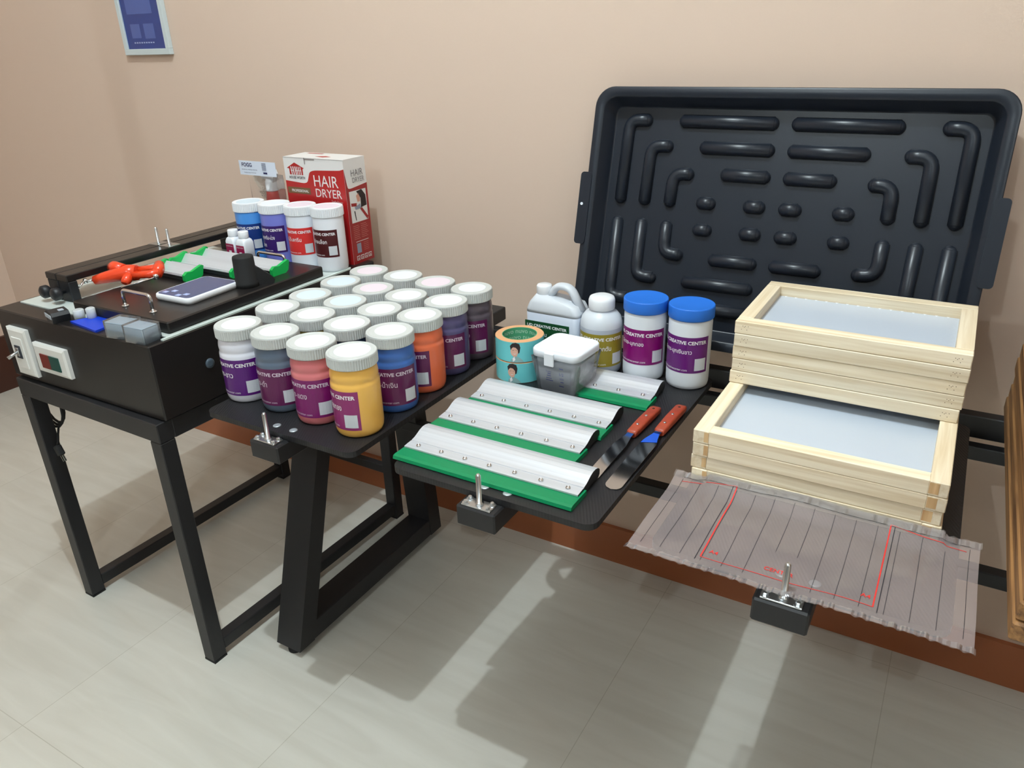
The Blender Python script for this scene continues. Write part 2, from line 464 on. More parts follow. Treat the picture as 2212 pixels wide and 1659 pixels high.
# two black clamp bars with pins and knobs
for i, (xa, xb) in enumerate(((-2.023, -1.978), (-1.975, -1.930))):
    t_ = thing('clamp_bar', ['black clamp bar with pin, outer one at the light box side',
                             'black clamp bar with pin, inner one beside the orange clamp'][i], 'clamp bar', (0, 0, 0), 0, 'clamp bars on the light box')
    MB().box(xa, xb, 1.046, 1.68, .957, .975, b=.002).build('bar', BLACKSAT, t_)
    MB().box(xa, xb, 1.048, 1.072, ZT+.003, .957, b=.002).build('bracket', BLACKPL, t_)
    MB().box(xa+.004, xb-.004, 1.60, 1.65, ZT+.0005, .957).build('bracket', BLACKPL, t_)
    kx = (xa+xb)/2
    kn = MB().lathe([(.0045, 0), (.0045, .014), (.014, .016), (.0165, .02), (.0165, .032), (.012, .036), (.0, .0365)], 24, 0, (0, 0), M=Matrix.Translation((kx-.003, 1.050, .930)) @ Matrix.Rotation(PI/2, 4, 'X'))
    kn.build('knob', BLACKPL, t_)
    pl = MB().box(xa+.002, xb-.002, 1.352, 1.392, .975, .977).build('pin_plate', STEEL, t_)
    MB().lathe([(.0052, .977), (.0052, .980), (.004, .981), (.004, 1.020), (.0022, 1.023)], 14, 0, (kx, 1.372)).build('pin', STEEL, pl)

# ------------------------------------------------------------------ camera (measured)
cam = bpy.data.cameras.new('camera'); co = bpy.data.objects.new('camera', cam); COL.objects.link(co)
cam.sensor_fit = 'HORIZONTAL'; cam.sensor_width = 36; cam.lens = 26.991; cam.clip_start = .02
Mx = Matrix(((0.8638478991, -0.1868885400, 0.4678028226, 0), (0.5029593869, 0.3720731086, -0.7801240010, 0), (-0.0282606148, 0.9091943002, 0.4154119187, 1.5), (0, 0, 0, 1)))
co.matrix_world = Mx
SC.camera = co

# ------------------------------------------------------------------ lights
def lamp(name, x, y, z, power, size, color=(1, 1, 1)):
    l = bpy.data.lights.new(name, 'POINT'); l.energy = power; l.shadow_soft_size = size; l.color = color
    o = bpy.data.objects.new(name, l); COL.objects.link(o); o.location = (x, y, z); return o
LC = (.86, 1.0, 1.06)
for i, (x, y, z, pw, lab) in enumerate(((-.81, .49, 3.52, 104, 'round white ceiling lamp above the table'), (-.81, -2.3, 3.60, 60, 'round white ceiling lamp behind the camera'), (2.2, -2.3, 3.60, 46, 'round white ceiling lamp behind the camera on the right'))):
    lamp('lamp', x, y, z-.02, pw, .02, LC)
    c_ = thing('ceiling_lamp', lab, 'lamp', (x, y, 0))
    MB().lathe([(.055, 3.75), (.055, 3.70), (.04, 3.66), (.02, z+.06), (.012, z+.04)], 28).build('holder', WHITEPL, c_)
SC.world = bpy.data.worlds.new('world'); SC.world.use_nodes = True
bg = SC.world.node_tree.nodes['Background']; bg.inputs[0].default_value = (.95, .97, 1, 1); bg.inputs[1].default_value = .3
SC.view_settings.view_transform = 'Standard'; SC.view_settings.look = 'None'; SC.view_settings.exposure = 0.33; SC.view_settings.gamma = 1
SC.view_settings.use_curve_mapping = False
SC.cycles.max_bounces = 8; SC.cycles.diffuse_bounces = 5; SC.cycles.transparent_max_bounces = 16
# ------------------------------------------------------------------ labels on jars
MAG = mat('magenta_purple_label', (122, 16, 98), .35, coat=.3)
PURP = mat('deep_purple_label', (84, 14, 112), .35, coat=.3)
DMAG = mat('dark_plum_label', (96, 22, 78), .35, coat=.3)
def cyl(r, zc, right, W):
    """F(u,v): u from the left of a label of width W whose right edge is at angle right"""
    def F(u, v, off=0):
        a = right-(W-u)/r
        return ((r+off)*math.cos(a), (r+off)*math.sin(a), zc+v)
    return F
def jar_label(parent, F0, W, H, m, thai, thai2=None, title='UD CREATIVE CENTER', url=True, patch=True, mp=None, gap=0.0004, nu=28):
    F = lambda u, v: F0(u, v, .0003); G = lambda u, v: F0(u, v, .0003+gap)
    mb = MB().rect(0, W, 0, H, F, 0, nu, 1)
    mb.text(title, W*.05, H*.80, H*.1, G, 1, .032, w=W*.9)
    if thai:
        tw_, th_ = text_mesh(thai, .008)[2:]
        mb.text(thai, W*.12, H*.50, H*.165, G, 1, .008, w=min(W*.60, tw_*H*.165/th_*.88))
    if thai2: mb.text(thai2, W*.13, H*.2, H*.18, G, 1, .012)
    if url: mb.text('www.udcreativecenter.com', W*.03, H*.055, H*.062, G, 1, .0, w=W*.6)
    if patch: mb.rect(W*.75, W*.955, H*.07, H*.41, G, 2, 4, 1)
    return mb.build('label', [m, mp or LETTER, mat('blank_white_patch', (208, 212, 218), .5)], parent)

ORI = lambda x, y: math.atan2(-y, -x)
LJAR = []
def jar_body(mb, h=.17):
    return [(.0405, 0), (.0452, .003), (.0476, .009), (.0488, .018), (.0488, .106), (.0483, .111), (.0468, .1135), (.0470, .117), (.0476, .121), (.0478, .126), (.0472, .132), (.0455, .140), (.0450, .149)]
def ribbed_lid(r, z0, z1, mi=0):
    return [(r-.001, z0, mi, 0), (r+.0006, z0+.0015, mi, 1), (r+.0006, z1-.004, mi, 1), (r, z1-.0035, mi, 0), (r-.0004, z1-.001, mi, 0), (r-.0016, z1, mi, 0), (r*.9, z1-.0004, mi, 0), (r*.86, z1-.0012, mi, 0)]
def sticker_disc(mb, r, z, mi=1, c=(0, 0)):
    mb.lathe([(0.0, z+.0006), (r*.98, z+.0006), (r, z)], 40, mi, c, smooth=False)
stk = {'w': PAPERW, 'c': mat('pale_blue_sticker', (206, 220, 230), .6), 'p': mat('pale_pink_sticker', (226, 212, 222), .6)}
jars = [ # x, y, colour, label mat, thai, right edge offset deg, lid tint, label text, sticker
 (-1.308, 1.041, (226, 226, 236), PURP, 'สียาง-ขาว', 32, 'w', 'white paint jar with deep purple label, front left corner of the jar block'),
 (-1.198, 1.042, (92, 106, 124), DMAG, 'สียาง-ดำ', 34, 'w', 'slate grey paint jar with plum label, between the white and the salmon pink jars'),
 (-1.088, 1.034, (208, 118, 122), MAG, 'สียาง-แดง', 34, 'w', 'salmon pink paint jar with magenta label, beside the yellow jar'),
 (-.978, 1.029, (240, 186, 92), mat('plum_pink_label', (140, 40, 104), .35, coat=.3), 'สียาง-เหลืองทอง', 2, 'w', 'yellow paint jar at the front right corner of the jar block'),
 (-1.313, 1.162, (214, 214, 222), MAG, 'สียาง', 70, 'w', 'white-lidded jar directly behind the white jar, beside the light box'),
 (-1.202, 1.158, (168, 152, 80), MAG, 'สียาง', 70, 'w', 'olive yellow paint jar showing only its white lid, directly behind the slate grey jar'),
 (-1.093, 1.147, (40, 62, 92), MAG, 'สียาง', 70, 'w', 'dark navy paint jar under a white lid, directly behind the salmon pink jar'),
 (-.981, 1.151, (60, 104, 178), DMAG, 'สียาง-น้ำเงิน', 62, 'w', 'blue paint jar with plum label, directly behind the yellow jar'),
 (-1.309, 1.263, (214, 214, 222), MAG, 'สียาง', 70, 'c', 'white-lidded jar beside the light box, middle one of the five in that file'),
 (-1.198, 1.260, (120, 160, 180), MAG, 'สียาง', 70, 'c', 'white-lidded jar third from front in the second file from the light box'),
 (-1.090, 1.252, (200, 200, 210), MAG, 'สียาง', 70, 'w', 'white-lidded jar to the left of the orange jar'),
 (-.983, 1.257, (232, 112, 72), DMAG, 'สียาง-ส้ม', 17, 'w', 'orange paint jar between the blue jar and the violet jar'),
 (-1.316, 1.377, (214, 214, 222), MAG, 'สียาง', 70, 'c', 'white-lidded jar beside the light box, fourth from the front'),
 (-1.203, 1.366, (190, 150, 190), MAG, 'สียาง', 70, 'p', 'pale pink-topped jar fourth from front in the second file from the light box'),
 (-1.097, 1.358, (90, 72, 130), MAG, 'สียาง', 70, 'w', 'white-lidded jar to the left of the violet jar'),
 (-.987, 1.363, (86, 80, 122), DMAG, 'สียาง-ม่วง', 50, 'w', 'violet paint jar between the orange jar and the brownish grey jar'),
 (-1.314, 1.484, (214, 214, 222), MAG, 'สียาง', 70, 'p', 'white-lidded jar at the rear left corner of the jar block, below the hair dryer box'),
 (-1.203, 1.484, (226, 214, 120), MAG, 'สียาง', 70, 'w', 'white-lidded jar in the rear row, second from the hair dryer box'),
 (-1.096, 1.474, (226, 110, 80), MAG, 'สียาง', 70, 'p', 'pink-topped jar in the rear row, beside the brownish grey jar'),
 (-.985, 1.468, (84, 74, 84), DMAG, 'สียาง-น้ำตาล', 42, 'w', 'brownish grey paint jar at the rear right corner of the jar block'),
]
for i, (x, y, c, lm, thai, off, sk, lab) in enumerate(jars):
    t = thing('paint_jar', lab, 'jar', (x, y, ZP), ORI(x, y), 'paint jars on the leftmost platen')
    MB().lathe(jar_body(None), 44).build('body', mat('paint_'+str(c), c, .3, coat=.35), t)
    lid = MB().lathe(ribbed_lid(.0495, .145, .17), 120, 0, ribs=1, ribamp=.0013, smooth=False, cap1=False)
    lid.lathe([(.0426, .1688), (.038, .1686), (.0, .1686)], 40, 0, smooth=False)
    sticker_disc(lid, (.036, .033, .0345)[i % 3], .1687, 1, (-.003 if i % 2 else .002, .002))
    lid.build('lid', [LIDGREY, stk[sk]], t)
    W = .130
    jar_label(t, cyl(.0489, .019, R(off), W), W, .083, lm, thai, mp=mat('pale_lilac_print', (214, 200, 214), .5) if i not in (0, 3) else LETTER)

# tall jars with blue lids
for i, (x, y, off, thai, lab, lm) in enumerate(((-.570, 1.536, 62, 'สียาง-มุกทอง', 'tall white jar with blue lid and magenta label, beside the milky bottle', mat('bright_magenta_label', (128, 0, 104), .35, coat=.3)),
                                 (-.467, 1.537, 56, 'สียาง-มุกเงินขาว', 'tall white jar with blue lid and purple label, nearest the wooden frames', mat('violet_label', (100, 22, 112), .35, coat=.3)))):
    t = thing('blue_lidded_jar', lab, 'jar', (x, y, ZP), ORI(x, y), 'blue-lidded jars on the middle platen')
    MB().lathe([(.040, 0), (.0445, .003), (.0462, .010), (.0465, .02), (.0465, .148), (.0462, .152), (.045, .155), (.045, .16)], 56).build('body', WHITEJAR, t)
    MB().lathe([(.0485, .158), (.0492, .16), (.0492, .182), (.0486, .184), (.0475, .185), (.0455, .1845), (0, .1842)], 56).build('lid', BLUELID, t)
    W = .126
    jar_label(t, cyl(.0466, .041, R(off), W), W, .082, lm, thai)

# tall jars on the exposure box
TJ = [(-1.797, 1.545, (70, 140, 214), mat('navy_label', (16, 50, 120), .4), 34, 'ไวแสง-ฟ้า', None, 'blue emulsion jar with navy label standing on the light box', 'c'),
      (-1.707, 1.557, (112, 118, 196), mat('indigo_label', (52, 24, 100), .4), 26, 'อัดบล็อกสกรีน-ม่วง', 'สต๊อก', 'lavender jar with indigo label, between the blue jar and the red-labelled jar', 'w'),
      (-1.618, 1.569, (222, 226, 234), mat('red_label', (214, 52, 50), .4), 36, 'กาวโต๊ะสกรีน', None, 'white jar with red label, standing in front of the hair dryer box', 'p'),
      (-1.529, 1.581, (226, 228, 234), mat('maroon_label', (74, 22, 26), .4), 27, 'น้ำยาล้างบล็อก', None, 'white jar with dark maroon label, right end of the row on the light box', 'p')]
for i, (x, y, c, lm, off, th, th2, lab, sk) in enumerate(TJ):
    t = thing('tall_chemical_jar', lab, 'jar', (x, y, ZT+.003), ORI(x, y), 'tall jars on the light box')
    jb = MB().lathe([(.0385, 0), (.0415, .003), (.0427, .010), (.043, .02), (.043, .15), (.042, .154)], 48)
    jb.build('body', mat('tall_'+str(c), c, .3, coat=.3), t)
    lid = MB().lathe(ribbed_lid(.0452, .152, .178), 110, 0, ribs=1, ribamp=.0013, smooth=False, cap1=False)
    lid.lathe([(.0389, .1768), (.034, .1766), (0, .1766)], 40, 0, smooth=False); sticker_disc(lid, .034, .1767, 1)
    lid.build('lid', [WHITEPL, stk[sk]], t)
    W = .112
    jar_label(t, cyl(.0431, .043, R(off), W), W, .076, lm, th, th2)

# two small square bottles
sbb = None
for i, (x, y, lab) in enumerate(((-1.801, 1.475, 'small white square bottle with magenta label, the left one of the two'), (-1.754, 1.471, 'small white square bottle with magenta label, the right one of the two'))):
    t = thing('small_bottle', lab, 'bottle', (x, y, .931), R(-2), 'small bottles on the light box')
    rings = []
    for z, hw, r in ((0, .017, .004), (.002, .0185, .005), (.05, .0185, .005), (.058, .0165, .007), (.063, .012, .0085)):
        rings.append([(p[0], p[1], z) for p in rrect(-hw, hw, -hw, hw, r, 4)])
    MB().loft(rings).build('body', WHITEJAR, t)
    MB().lathe([(.0142, .063), (.0146, .064), (.0146, .080), (.0135, .082), (0, .082)], 28).build('cap', WHITEPL, t)
    F = lambda u, v: (-.0165+u, -.0188, .010+v); G = lambda u, v: (-.0165+u, -.0191, .010+v)
    MB().rect(0, .033, 0, .034, F, 0).text('UD CREATIVE CENTER', .003, .026, .003, G, 1, .0, w=.026).rect(.011, .022, .004, .015, G, 1).build('label', [mat('crimson_label', (150, 20, 72), .4), LETTER], t)

# ------------------------------------------------------------------ hair dryer box
BX, BY, BW, BD, BH = -1.7285, 1.637, .2235, .092, .296
t = thing('hair_dryer_box', 'red and white hair dryer carton standing upright against the wall on the light box', 'box', (BX, BY, ZT), R(.8))
CW = mat('white_carton', (222, 220, 218), .45); CR = mat('red_carton_print', (172, 26, 28), .35, coat=.3)
CDR = mat('dark_red_print', (150, 22, 26), .35, coat=.3); CGR = mat('grey_print', (120, 116, 118), .5); CGO = mat('bronze_print', (112, 84, 52), .4)
MB().box(0, BW, 0, BD, 0, BH).build('carton', CW, t)
F = lambda u, v: (u*BW, -.0004, BH*(1-v)); G = lambda u, v: (u*BW, -.0008, BH*(1-v)); G2 = lambda u, v: (u*BW, -.0012, BH*(1-v))
def curve(pts, n=5, r=.25):
    out = []
    for i, p in enumerate(pts):
        if i in (0, len(pts)-1): out.append(p); continue
        a = pts[i-1]; c = pts[i+1]
        p1 = (p[0]+(a[0]-p[0])*r, p[1]+(a[1]-p[1])*r); p2 = (p[0]+(c[0]-p[0])*r, p[1]+(c[1]-p[1])*r)
        for k in range(n+1):
            s = k/n; out.append(tuple(p1[j]*(1-s)**2+p[j]*2*s*(1-s)+p2[j]*s*s for j in (0, 1)))
    return out
top = curve([(0, .225), (.37, .245), (.44, .115), (.93, .10), (1, .085)])
mb = MB()
for a, b in zip(top[:-1], top[1:]):
    mb.add([F(a[0], a[1]), F(b[0], b[1]), F(b[0], 1), F(a[0], 1)], [(0, 1, 2, 3)], 0)
hx, hy = .06, .06
mb.add([G(.05, .105), G(.19, .05), G(.345, .10), G(.32, .108), G(.32, .165), G(.09, .165), G(.09, .108)], [(0, 1, 2), (0, 2, 3, 6), (6, 3, 4, 5)], 0)
for k in range(3): mb.add([G2(.115+.035*k, .088), G2(.132+.035*k, .088), G2(.145+.035*k, .165), G2(.128+.035*k, .165)], [(0, 1, 2, 3)], 1)
mb.rect(.115, .16, .122, .129, G2, 1)
for k in range(3): mb.add([G2(.215+.03*k, .088), G2(.228+.03*k, .088), G2(.24+.03*k, .165), G2(.227+.03*k, .165)], [(0, 1, 2, 3)], 1)
mb.rect(.2, .3, .122, .128, G2, 1)
def tx(m_, st, u, v, h, FF, mi, **k): # v measured downwards, text needs up
    W_ = k.pop('w', None)
    H = lambda a, b: FF(a, v-b)
    return m_.text(st, u, 0, h, H, mi, w=W_, **k)
tx(mb, 'HOUSE WORTH', .075, .205, .026, G, 3, w=.27, bold=.015)
tx(mb, 'HAIR', .49, .262, .105, G, 1, w=.40)
tx(mb, 'DRYER', .50, .362, .078, G, 1, w=.43)
mb.rect(.02, .41, .285, .345, G, 4)
tx(mb, 'PROFESSIONAL', .09, .33, .026, G2, 1, w=.29, bold=.02)
tx(mb, 'ไดร์เป่าผม', .75, .41, .028, G, 1, w=.18)
mb.build('front_print', [CR, CW, CGR, mat('dark_print', (40, 34, 44), .5), CGO], t)
F = lambda u, v: (BW+.0004, u*BD, BH*(1-v)); G = lambda u, v: (BW+.0008, u*BD, BH*(1-v)); G2 = lambda u, v: (BW+.0012, u*BD, BH*(1-v))
sd = MB()
top = curve([(0, .085), (.09, .265), (.2, .275), (1, .25)], 4, .3)
for a, b in zip(top[:-1], top[1:]): sd.add([F(a[0], a[1]), F(b[0], b[1]), F(b[0], 1), F(a[0], 1)], [(0, 1, 2, 3)], 0)
tx(sd, 'HAIR', .3, .165, .06, G, 2, w=.55); tx(sd, 'DRYER', .34, .225, .045, G, 2, w=.55)
sd.rect(.12, .9, .30, .60, G, 1)
sd.add([G2(.45, .31), G2(.7, .30), G2(.86, .36), G2(.88, .46), G2(.6, .47), G2(.62, .38)], [(0, 1, 2, 3, 4, 5)], 3)
sd.add([G2(.42, .35), G2(.55, .325), G2(.6, .37), G2(.58, .41), G2(.46, .41)], [(0, 1, 2, 3, 4)], 5)
sd.add([G2(.16, .41), G2(.42, .42), G2(.4, .45), G2(.16, .44)], [(0, 1, 2, 3)], 0)
sd.add([G2(.3, .455), G2(.58, .43), G2(.6, .475), G2(.34, .48)], [(0, 1, 2, 3)], 6)
sd.add([G2(.55, .48), G2(.64, .47), G2(.9, .57), G2(.86, .6)], [(0, 1, 2, 3)], 0)
sd.add([G2(.26, .49), G2(.31, .49), G2(.34, .58), G2(.31, .585)], [(0, 1, 2, 3)], 3)
for k in range(8):
    sd.rect(.14, .40+.03*(k % 2), .63+.018*k, .634+.018*k, G, 4); sd.rect(.5, .76+.04*(k % 3), .625+.018*k, .629+.018*k, G, 4)
sd.rect(.2, .8, .785, .79, G, 1); sd.rect(.22, .42, .805, .90, G, 6)
for k in range(5): sd.rect(.55, .78, .81+.018*k, .813+.018*k, G, 4)
for k in range(4):
    u0 = .16+.19*k
    sd.rect(u0, u0+.15, .925, .97, G, 1); sd.rect(u0+.02, u0+.13, .932, .963, G2, 0); 
    G3 = lambda u, v: (BW+.0016, u*BD, BH*(1-v)); sd.add([G3(u0+.04, .957), G3(u0+.075, .937), G3(u0+.11, .957)], [(0, 1, 2)], 1)
sd.build('side_print', [CDR, CW, CGR, mat('dark_hair_print', (38, 28, 30), .5), mat('pink_print', (196, 120, 112), .5), mat('skin_print', (206, 150, 130), .5), mat('grey_blue_print', (140, 146, 164), .5)], t)
T = lambda u, v: (u*BW, v*BD, BH+.0004)
tp = MB().rect(.12, .38, .78, .9, T, 0).add([T(.42, .35), T(.55, .5), T(.68, .38), T(.6, .2)], [(0, 1, 2, 3)], 0)
tp.build('top_print', [mat('faded_red_print', (176, 90, 84), .5)], t)
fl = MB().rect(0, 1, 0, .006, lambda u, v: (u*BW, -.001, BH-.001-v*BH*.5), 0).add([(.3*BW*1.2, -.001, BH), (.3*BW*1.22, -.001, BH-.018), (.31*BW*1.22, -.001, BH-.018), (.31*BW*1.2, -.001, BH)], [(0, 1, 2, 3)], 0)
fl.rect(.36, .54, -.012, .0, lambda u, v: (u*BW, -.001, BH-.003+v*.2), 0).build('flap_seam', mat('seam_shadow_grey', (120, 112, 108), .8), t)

# spray bottle in its bag
t = thing('bagged_spray_bottle', 'orange-red spray bottle with white trigger in a clear bag, left of the hair dryer box', 'spray bottle', (-1.812, 1.655, ZT))
ob = MB().lathe([(.02, 0), (.026, .004), (.027, .02), (.027, .12), (.025, .135), (.0225, .150), (.018, .180), (.0165, .196)], 30)
ob.build('bottle', mat('orange_red_plastic', (196, 52, 42), .35), t)
MB().lathe([(.0274, .128), (.0262, .140), (.0242, .1505)], 30, cap0=False, cap1=False).build('orange_band', mat('orange_plastic', (230, 120, 40), .4), t)
MB().lathe([(.0175, .190), (.0185, .192), (.0175, .197), (.0165, .218), (.013, .226)], 28).build('collar', WHITEPL, t)
tr = MB().prism([(-.030, .236), (-.026, .226), (-.012, .225), (-.009, .216), (.016, .216), (.021, .228), (.026, .24), (.022, .252), (-.02, .256), (-.032, .247)], 1, -.009, .009)
tr.build('trigger_head', WHITEPL, t)
CB = mat('header_card', (214, 222, 236), .5)
F = lambda u, v: (-.088+u, -.032, .238+v); G = lambda u, v: (-.088+u, -.0324, .238+v)
hc = MB().box(-.088, .062, -.0318, -.0306, .238, .279)
NV = mat('navy_print', (30, 34, 84), .5)
hc.text('FOGG', .012, .024, .0115, G, 1, .02, w=.042).text('BRAND ALL PURPOSE SPRAYER', .010, .0145, .0028, G, 1, w=.064).text('Thailand Cap. Tools Size', .018, .0055, .003, G, 1, .01, w=.05)
for k in range(8): hc.rect(.095, .112, .016+.0028*k, .0170+.0028*k, G, 1)
hc.rect(.098, .114, .006, .011, G, 1)
hc.build('header_card', [CB, NV], t)
bag = MB(); nz = 10; ny = 10
CLEAR = film('clear_bag_film', (235, 235, 240), .03, .08, .35, bump=.25, bscale=25)
rings = []
for j in range(nz+1):
    z = .002+.238*j/nz; d = .028*math.sin(PI*min(1, (1.06-j/nz)))**.5 if j < nz else .002
    d = max(.003, .03*(1-(j/nz)**3))
    rings.append([(-.013+.072*math.cos(2*PI*k/20)*(1+.03*math.sin(5*k+j)), -.004+d*math.sin(2*PI*k/20), z) for k in range(20)])
bag.loft(rings, cap=False).build('clear_bag', CLEAR, t)

# ------------------------------------------------------------------ scoop coaters
def scoop(x0, x1, yf, rz, lab):
    t = thing('scoop_coater', lab, 'scoop coater', (x0, yf, .931), rz, 'scoop coaters on the black board')
    L_ = x1-x0
    # trough section (y,z)
    o = [(-.001, .013), (.001, .018), (.008, .009), (.018, .005), (.030, .007), (.044, .022), (.050, .028), (.052, .027), (.048, .019), (.034, .003), (.02, .0), (.006, .003)]
    MB().prism(o, 0, .006, L_-.006).build('trough', ALU, t)
    MB().box(.012, L_-.012, -.0015, .003, .0, .012).box(.012, L_-.012, -.003, .0, .003, .006).build('edge_strip', mat('dark_strip', (52, 54, 56), .3, metal=.5), t)
    cap = [(-.006, .004), (-.004, .0), (.040, -.0), (.050, .006), (.057, .030), (.052, .033), (.038, .029), (.020, .023), (.004, .025), (-.006, .018)]
    for a in (0, L_-.006):
        MB().prism(cap, 0, a-.002, a+.008).build('end_cap', GREENCAP, t)
    return t
scoop(-1.880, -1.728, 1.245, R(-1), 'shortest scoop coater with green end caps, beside the orange clamp')
scoop(-1.897, -1.640, 1.322, R(-.5), 'middle scoop coater with green end caps, behind the shortest one')
scoop(-1.888, -1.552, 1.385, R(-1), 'longest scoop coater with green end caps, nearest the tall jars')

# phone-like digital scale
t = thing('flat_digital_scale', 'flat white-rimmed device with blue glossy face lying on the black board', 'device', (-1.620, 1.190, .931), R(2))
rr = [rrect(-.060, .060, -.080, .080, .014), rrect(-.063, .063, -.083, .083, .016), rrect(-.062, .062, -.082, .082, .016), rrect(-.060, .060, -.080, .080, .015)]
MB().loft([[(p[0], p[1], z) for p in r_] for r_, z in zip(rr, (.0, .006, .014, .0155))]).build('case', WHITEPL, t)
MB().prism(rrect(-.056, .056, -.077, .077, .012), 2, .0155, .0162).build('glossy_face', mat('blue_glossy_face', (62, 78, 122), .12, spec=.7), t)
pm = MB()  # ceiling-light reflections put in as pale squares on the glossy face
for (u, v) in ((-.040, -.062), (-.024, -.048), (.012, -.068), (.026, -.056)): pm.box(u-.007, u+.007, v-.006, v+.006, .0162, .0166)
pm.build('painted_reflections', mat('pale_blue_marks', (170, 184, 222), .3), t)

# black rubber knob with foot
t = thing('black_knob_stand', 'black cylindrical knob with a sloping foot, right of the flat device', 'knob', (-1.553, 1.288, .931), R(8))
MB().lathe([(.031, 0), (.031, .012), (.0275, .018), (.0262, .074), (.025, .078), (.020, .0795), (.0, .080)], 40).build('knob', RUBBER, t)
MB().prism([(.020, .0), (.064, .0), (.068, .008), (.060, .020), (.048, .030), (.030, .046), (.020, .05)], 1, -.016, .016).build('foot', RUBBER, t, rz=R(55))

# orange bar clamp
t = thing('spring_clamp', 'orange-red metal hinge clamp with chrome screw bars lying on the black board', 'clamp', (-1.846, 1.16, .931), R(38)); t.scale = (1.15, 1.15, 1.12)
OR = mat('orange_enamel', (226, 66, 28), .28, coat=.5)
body = MB()
body.tube([(-.075, 0, .016), (-.055, .0, .020), (-.03, .002, .024), (0, .002, .028), (.02, 0, .028)], [.010, .013, .015, .019, .018], 14)
body.tube([(-.01, .006, .034), (-.035, .022, .040), (-.045, .03, .036), (-.03, .034, .036)], [.014, .013, .011, .008], 12)
body.tube([(.015, .012, .030), (.05, .012, .032), (.072, .010, .034)], [.009, .009, .010], 12)
body.tube([(.015, -.012, .026), (.05, -.014, .026), (.072, -.012, .028)], [.009, .009, .010], 12)
body.tube([(.066, -.016, .022), (.068, 0, .034), (.066, .016, .040)], [.010, .013, .011], 12)
body.tube([(.005, -.008, .026), (-.002, -.020, .014), (-.004, -.024, .010)], [.012, .011, .008], 10)
body.build('body', OR, t)
s = MB().tube([(.065, -.022, .020), (-.005, -.046, .008)], .0026, 8); s.lathe([(.006, -.006), (.006, .006)], 10, 0, M=Matrix.Translation((.065, -.022, .022)))
s.build('screw_bar', CHROME, t)
s2 = MB().tube([(-.075, 0, .016), (-.096, -.002, .015)], .0035, 8).tube([(-.094, -.001, .020), (-.104, -.022, .004)], .0022, 8).lathe([(.0045, -.005), (.0045, .005)], 10, 0, M=Matrix.Translation((-.094, -.001, .016)))
s2.build('wing_screw', CHROME, t)

# small things on the front apron of the light box
t = thing('rocker_switch_block', 'small black switch block with pale keys on the front edge of the light box', 'switch', (-1.842, .955, ZT), R(-14))
MB().prism([(-.022, .0), (.020, .0), (.026, .018), (.020, .026), (-.012, .028), (-.028, .020)], 1, -.020, .020).build('block', BLACKPL, t)
k_ = MB()
for i in range(3): k_.box(-.026+.015*i, -.013+.015*i, -.0215, -.0195, .010, .020, b=.0004)
k_.box(.004, .016, .0, .012, .026, .0285, b=.0004)
k_.build('keys', mat('pale_grey_keys', (170, 178, 186), .4), t)
o = MB().prism([(-.062, -.020), (.058, -.034), (.052, .034), (-.030, .034), (-.052, .006)], 2, 0, .005).build('blue_card', mat('blue_plastic_card', (18, 62, 196), .4))
o.location = (-1.735, .975, ZT); tag(o, 'flat bright blue plastic card on the front edge of the light box', 'card')
t = thing('tape_reel', 'small clear plastic reel beside the black switch block, nearer one', 'reel', (-1.805, .985, ZT), R(10), 'clear reels on the light box')
CP = mat('clear_wrinkled_plastic', (214, 220, 222), .22, alpha=.75, bump=.6, bscale=160)
MB().lathe([(.010, 0), (.013, .002), (.013, .022), (.010, .024)], 18).build('reel', CP, t)
t2 = thing('tape_reel', 'small clear plastic reel at the rear edge of the blue card', 'reel', (-1.795, 1.0, ZT), R(10), 'clear reels on the light box'); t2.location = (-1.772, .996, ZT)
MB().lathe([(.008, 0), (.011, .002), (.011, .028), (.008, .030)], 18).build('reel', CP, t2)
# metal corner brackets wrapped in clear plastic
BRK = mat('blue_grey_bracket', (176, 194, 208), .25, metal=.2)
for (x, y, rz, w, lab) in ((-1.598, .962, R(8), .060, 'bagged metal corner bracket leaning next to the blue card'), (-1.532, .962, R(4), .058, 'bagged metal corner bracket at the front right corner of the light box')):
    t = thing('corner_bracket', lab, 'bracket', (x, y, ZT), rz, 'bagged metal brackets')
    b_ = MB().box(-w/2, w/2, -.022, -.019, 0, .033, b=.0008).box(-w/2, -w/2+.003, -.022, .022, 0, .033, b=.0008).box(-w/2, w/2, -.022, .020, .033, .036, b=.0008).box(w/2-.003, w/2, -.018, .02, 0, .033)
    b_.build('bracket', BRK, t)
    MB().loft([[(p[0], p[1], z) for p in rrect(-w/2-.003, w/2+.004, -.026, .026, .006)] for z in (.0005, .02, .039)]).build('plastic_wrap', film('bracket_wrap', (225, 232, 238), .10, .06, .6, bump=.15, bscale=40), t)

# power cable hung on the stand leg
cb = thing('power_cable', 'coiled black power cable with plug hanging from the left front leg of the stand', 'cable', (-2.060, .990, 0))
pts = []
for lp in range(3):
    for k in range(16):
        a = PI*.5+2*PI*k/16
        pts.append((.060*math.cos(a)*(1-.10*lp), -.014+.006*lp, .620+.072*math.sin(a)*(1-.06*lp)))
MB().tube(pts, .0035, 8).build('coil', RUBBER, cb)
MB().tube([(.03, -.02, .557), (.036, -.03, .54), (.044, -.036, .535), (.050, -.042, .527), (.048, -.045, .517)], .003, 8).build('lead', RUBBER, cb)
M_ = Matrix.Translation((.050, -.046, .503)) @ Matrix.Rotation(R(-24), 4, 'Y')
pg = MB().box(-.010, .010, -.008, .008, -.016, .014, b=.003, M=M_); pg.build('plug', RUBBER, cb)
for dx in (-.006, .006):
    MB().box(dx-.0012, dx+.0012, -.0022, .0022, -.034, -.015, M=M_).build('prong', STEEL, cb)

